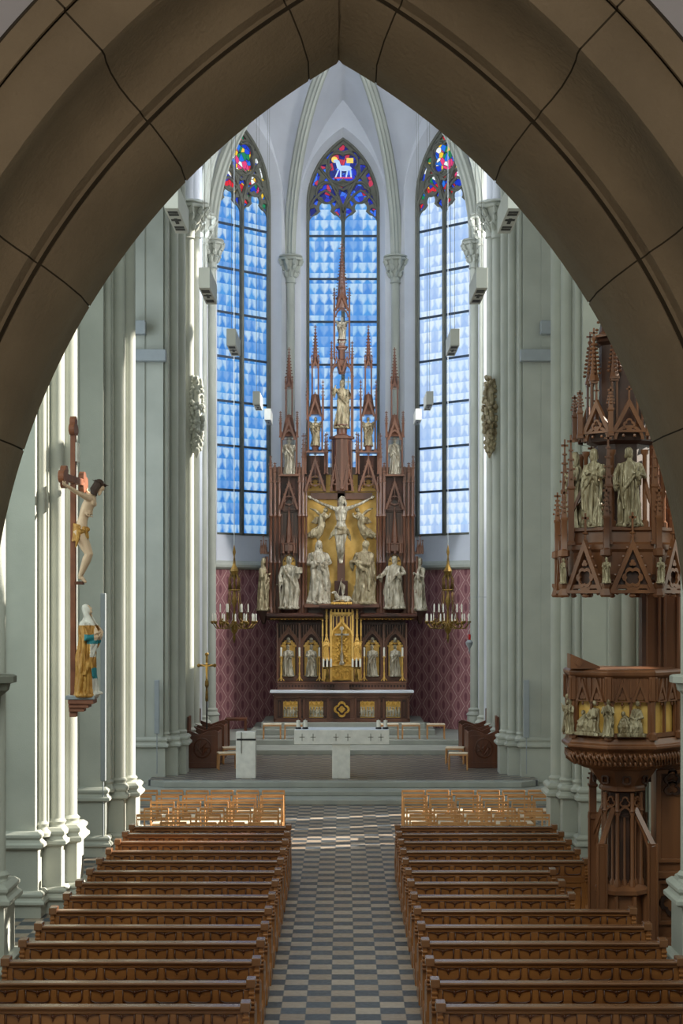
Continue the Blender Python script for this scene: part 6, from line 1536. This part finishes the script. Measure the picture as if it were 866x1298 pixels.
# ================================================================== sounding board over the pulpit
S_ = thing('pulpit_canopy', 'towering carved oak canopy with gables, pinnacles and figures above the pulpit', 'canopy', (PC.x, PC.y, pz(755)))
cz = lambda py: 5 + (762 - py) * 23.3 / 2100
R0 = .95; s0 = 2 * R0 * math.sin(PI / 8)
b = MB(); b.lathe([(.05, cz(735)), (.74, cz(735)), (.80, cz(728)), (.80, cz(700)), (.84, cz(696)), (.84, cz(690)), (.80, cz(687)), (.78, cz(674)), (.84, cz(672)), (.84, cz(668)), (.3, cz(666))], PC.x, PC.y, 0, 8, PI / 8); b.build('roof_drum', PW, S_)
for k in range(8):
    f = facet_frame(R0, k); q = MB(); hs = s0 / 2
    q.plate([(-hs + .03, cz(752)), (hs - .03, cz(752)), (0, cz(683))], [[(-hs + .12, cz(748)), (hs - .12, cz(748)), (0, cz(697))]], -.04, .04, f)
    q.plate(foil(0, cz(732), .15, 6, 0, 4), [foil(0, cz(732), .105, 4, PI / 4)], -.02, .02, f); q.plate(foil(0, cz(714), .05, 3, PI / 2), [], -.02, .02, f)
    # cusped lower edge
    q.plate([(-hs + .03, cz(752)), (-hs + .03, cz(741))] + [(hs - .03, cz(741)), (hs - .03, cz(752)), (hs * .62, cz(751)), (hs * .55, cz(746)), (hs * .25, cz(746)), (hs * .12, cz(752)), (0, cz(756)), (-hs * .12, cz(752)), (-hs * .25, cz(746)), (-hs * .55, cz(746)), (-hs * .62, cz(751))], [], -.01, .03, f)
    q.ball(f(0, .01, cz(755)), (.05, .04, .03), 8, 5)
    for sx in (-1, 1): q.ball(f(sx * hs * .58, .01, cz(752)), (.03, .03, .025), 6, 4)
    for j in range(1, 6):
        t = j / 6
        for sx in (-1, 1): q.ball(f(sx * (hs - .03) * (1 - t) + sx * .015, 0, cz(752) + (cz(683) - cz(752)) * t), (.025, .025, .022), 5, 4)
    x_, y_, z_ = f(0, 0, cz(684)); q.box(x_ - .014, x_ + .014, y_ - .014, y_ + .014, z_ - .02, cz(650)); q.box(x_ - .05, x_ + .05, y_ - .014, y_ + .014, cz(658), cz(655)); q.ball((x_, y_, cz(676)), (.05, .04, .02), 6, 4)
    q.build('gable', PW, S_, smooth='auto')
    q = MB(); q.plate([(-hs + .08, cz(746)), (hs - .08, cz(746)), (0, cz(692))], [], .05, .06, f); q.build('gable_ground', PD, S_)
    x, y = octf(R0 + .01, k)
    q = MB(); q.lathe([(.07, 0), (.09, .03), (.06, .12), (.08, .16), (.08, .20)], x, y, cz(757), 6); q.box(x - .035, x + .035, y - .01, y + .07, cz(745), cz(702))
    q.lathe([(.05, 0), (.085, .02), (.08, .10), (.05, .12)], x, y, cz(706), 6)
    pinnacle(q, x, y, cz(700), cz(618), .075); q.build('corner_pinnacle', PW, S_, smooth='auto')
    q = MB(); x, y = octf(R0 - .10, k); pinnacle(q, x, y, cz(690), cz(548), .085); q.build('tall_pinnacle', PW, S_)
    x2, y2 = octf(.60, k)
    q = MB(); q.lathe([(.06, 0), (.06, .08), (.032, .11), (.032, 1.02), (.055, 1.05), (.055, 1.10)], x2, y2, cz(668), 8); q.build('stage_column', PW, S_, smooth='auto')
    q = MB(); q.tube([(x, y, cz(652)), (x2, y2, cz(606))], .03, 4); q.tube([(x, y, cz(646)), ((x + x2) / 2, (y + y2) / 2, cz(636)), (x2, y2, cz(618))], .016, 5); q.build('flying_strut', PW, S_)
    # second tier of gables
    f2 = facet_frame(.66, k); h2 = .66 * math.sin(PI / 8)
    q = MB(); q.plate([(-h2, cz(547)), (h2, cz(547)), (0, cz(503))], [[(-h2 + .08, cz(544)), (h2 - .08, cz(544)), (0, cz(514))]], -.02, .03, f2); q.plate(foil(0, cz(537), .09, 4, 0, 4), [foil(0, cz(537), .06, 3, PI / 2)], -.01, .02, f2)
    q.plate(parch(h2 * 1.7, cz(556), .20, 8), [inset(parch(h2 * 1.7, cz(556), .20, 8), .8, (0, cz(556)))], 0, .04, f2)
    for sx in (-1, 1): q.ball(f2(sx * .08, .01, cz(551)), .025, 5, 4)
    x_, y_, z_ = f2(0, 0, cz(504)); q.box(x_ - .012, x_ + .012, y_ - .012, y_ + .012, z_, cz(488)); q.box(x_ - .04, x_ + .04, y_ - .012, y_ + .012, cz(493), cz(491)); q.build('upper_gable', PW, S_, smooth='auto')
    x, y = octf(.70, k); q = MB(); pinnacle(q, x, y, cz(552), cz(490), .065); q.build('upper_pinnacle', PW, S_)
    x, y = octf(.47, k); q = MB()
    for dx in (-.035, .035): q.box(x + dx - .014, x + dx + .014, y - .03, y + .03, cz(545), cz(478))
    q.box(x - .055, x + .055, y - .05, y + .05, cz(480), cz(476)); spire(q, x, y, cz(477), cz(408), .07, 6, 8); q.build('crocketed_turret', PW, S_, smooth='auto')
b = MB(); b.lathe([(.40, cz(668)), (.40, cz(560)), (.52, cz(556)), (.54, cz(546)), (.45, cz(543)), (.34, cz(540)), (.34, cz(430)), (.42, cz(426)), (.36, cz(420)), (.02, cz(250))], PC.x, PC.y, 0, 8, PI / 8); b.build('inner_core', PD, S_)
b = MB(); spire(b, PC.x, PC.y, cz(420), cz(235), .38, 8, 16); b.build('great_spire', PW, S_, smooth='auto')
for k, sd_, lab, kw in ((0, 71, 'tall gilt limewood woman figure in the front niche of the pulpit canopy', dict(arms=[((-.118, 0, .775), (-.19, -.02, .62), (-.18, -.07, .48)), ((.118, 0, .775), (.18, -.04, .62), (.04, -.13, .66))], turn=.15)),
                        (-1, 72, 'gilt limewood figure in the left niche of the pulpit canopy', dict(beard=True)), (-2, 73, 'figure turned to the aisle at the far left of the pulpit canopy', dict(veil=True))):
    f = facet_frame(.84, k); x, y, z = f(0, .11, cz(666)); statue('canopy_statue', lab, 'statue', (x, y, z), (666 - 566) * 23.3 / 2100, M['bronze'], sd_, k * PI / 4, wide=1.0, **kw)
for k, lab in ((0, 'right'), (-1, 'middle'), (-2, 'left')):
    x, y = octf(R0 + .03, k % 8); statue('small_canopy_figure', 'tiny robed figure on the %s lower corner of the pulpit canopy' % lab, 'statue', (x, y - .06, cz(739)), .36, M['bronze'], 80 + k, k * PI / 4 + .3)

# ================================================================== painted crucifix on the left pillar
KC = 26.0 / 2100; cx = lambda px: (px - 435) * KC; cz2 = lambda py: 5 + (762 - py) * KC
RZ = math.radians(86)
C_ = thing('painted_crucifix', 'tall painted wooden crucifix on the second left pillar', 'crucifix', (cx(92.5), 26.05, cz2(885)), None, RZ); C_['_org'] = [0, 0, 0]
Hh = cz2(528) - cz2(885); zB = cz2(608) - cz2(885)
q = MB(); q.box(-.055, .055, -.04, .04, 0, Hh - .15); q.plate(foil(0, Hh - .16, .17, 3, PI / 2), [], -.045, .045); q.box(-.62, .62, -.04, .04, zB - .055, zB + .055)
for s in (-1, 1): q.plate(foil(s * .66, zB, .19, 3, 0 if s > 0 else PI), [], -.045, .045)
q.build('cross', mat('cross_wood_brown', (140, 84, 56), .5, rgb2=(104, 58, 38), scale=3), C_, bevel=.01)
q = MB(); q.loft([[(-.12 + .24 * i / 6, -.06 - .02 * math.sin(i * 1.05), zB + .28 + o_), (-.12 + .24 * i / 6, -.075 - .02 * math.sin(i * 1.05), zB + .28 + o_), (-.12 + .24 * i / 6, -.075 - .02 * math.sin(i * 1.05), zB + .58), (-.12 + .24 * i / 6, -.06 - .02 * math.sin(i * 1.05), zB + .58)] for i in range(7) for o_ in (0,)]); q.build('title_scroll', M['veil'], C_)
Hc = (738 - 604) * KC
def BF(z):
    pts = [(-.01, -.05), (.0, -.05), (.25, -.085), (.47, -.035), (.60, -.07), (.75, -.13), (.87, -.17), (1.0, -.20)]
    for a, c in zip(pts, pts[1:]):
        if a[0] <= z <= c[0]: return a[1] + (c[1] - a[1]) * (z - a[0]) / (c[0] - a[0])
    return pts[-1][1]
cb, hp, tm = corpus_mesh(1.0, knee=.095, BF=BF, armdrop=.10, armspread=.38, headturn=.25, headfwd=.05, armback=-.01)
for q_, nm, mt_, vox in ((cb, 'corpus', M['skin'], .007), (hair_mesh(hp, tm), 'hair', M['hair'], .007), (loin_mesh(.045, -1), 'loincloth', M['goldrobe'], .008), (crown_mesh(hp), 'crown_of_thorns', M['hair'], None)):
    scale_mb(q_, Hc); o = q_.build(nm, mt_, None)
    if vox: bake_remesh(o, vox * Hc, 1)
    o.location = (0, -.035, cz2(738) - cz2(885)); o.parent = C_
q = MB(); q.box(-.07, .07, -.16, -.03, cz2(741) - cz2(885), cz2(737) - cz2(885)); q.build('foot_rest', M['wood'], C_)
# console and the standing woman
t = thing('wall_console', 'brown moulded console carrying the painted woman figure', 'bracket', (cx(104), 26.05, cz2(906)))
q = MB(); x = cx(104); y = 26.05
q.box(x - .24, x + .22, y - .22, y + .22, cz2(886), cz2(881)); q.build('shelf', M['greymetal'], t, bevel=.01)
q = MB()
for e, za, zb_ in ((.20, 892, 886), (.16, 897, 892), (.12, 902, 897), (.06, 909, 902)): q.box(x - .20, x - .20 + e * 2, y - e, y + e, cz2(za), cz2(zb_))
q.build('corbel', mat('console_wood', (158, 104, 80), .5, rgb2=(122, 76, 58), scale=3), t, bevel=.015)
Hm = (880.5 - 764) * KC
o = statue('painted_woman', 'painted veiled woman in gold cloak looking up below the painted crucifix', 'statue', (cx(109.5), 26.0, cz2(881)), Hm, M['goldrobe'], 91, math.radians(80), veil=True, look=-.45, wide=.95, voxel=.0075, base=True, arms=[((-.118, 0, .775), (-.165, -.05, .62), (-.03, -.14, .64)), ((.118, 0, .775), (.16, -.05, .62), (.02, -.15, .665))])
me = o.data
for mm in ('veil', 'skin', 'teal'): me.materials.append(M[mm])
for p_ in me.polygons:
    c = p_.center / Hm
    if c.z > .855 and c.y < -.028 and abs(c.x) < .036: p_.material_index = 2
    elif c.z > .76: p_.material_index = 1
    elif c.y < -.125 and c.z > .60: p_.material_index = 2
    elif .56 < c.z < .66 and c.y < -.04: p_.material_index = 3
    elif .42 < c.z <= .56 and c.y < -.09 and c.x < 0: p_.material_index = 1
    elif .18 < c.z < .3 and c.y < -.10: p_.material_index = 3
    elif c.z < .2 and c.y < -.07 and abs(c.x) < .09: p_.material_index = 1
for o_ in list(bpy.data.objects):
    if '_org' in o_: del o_['_org']
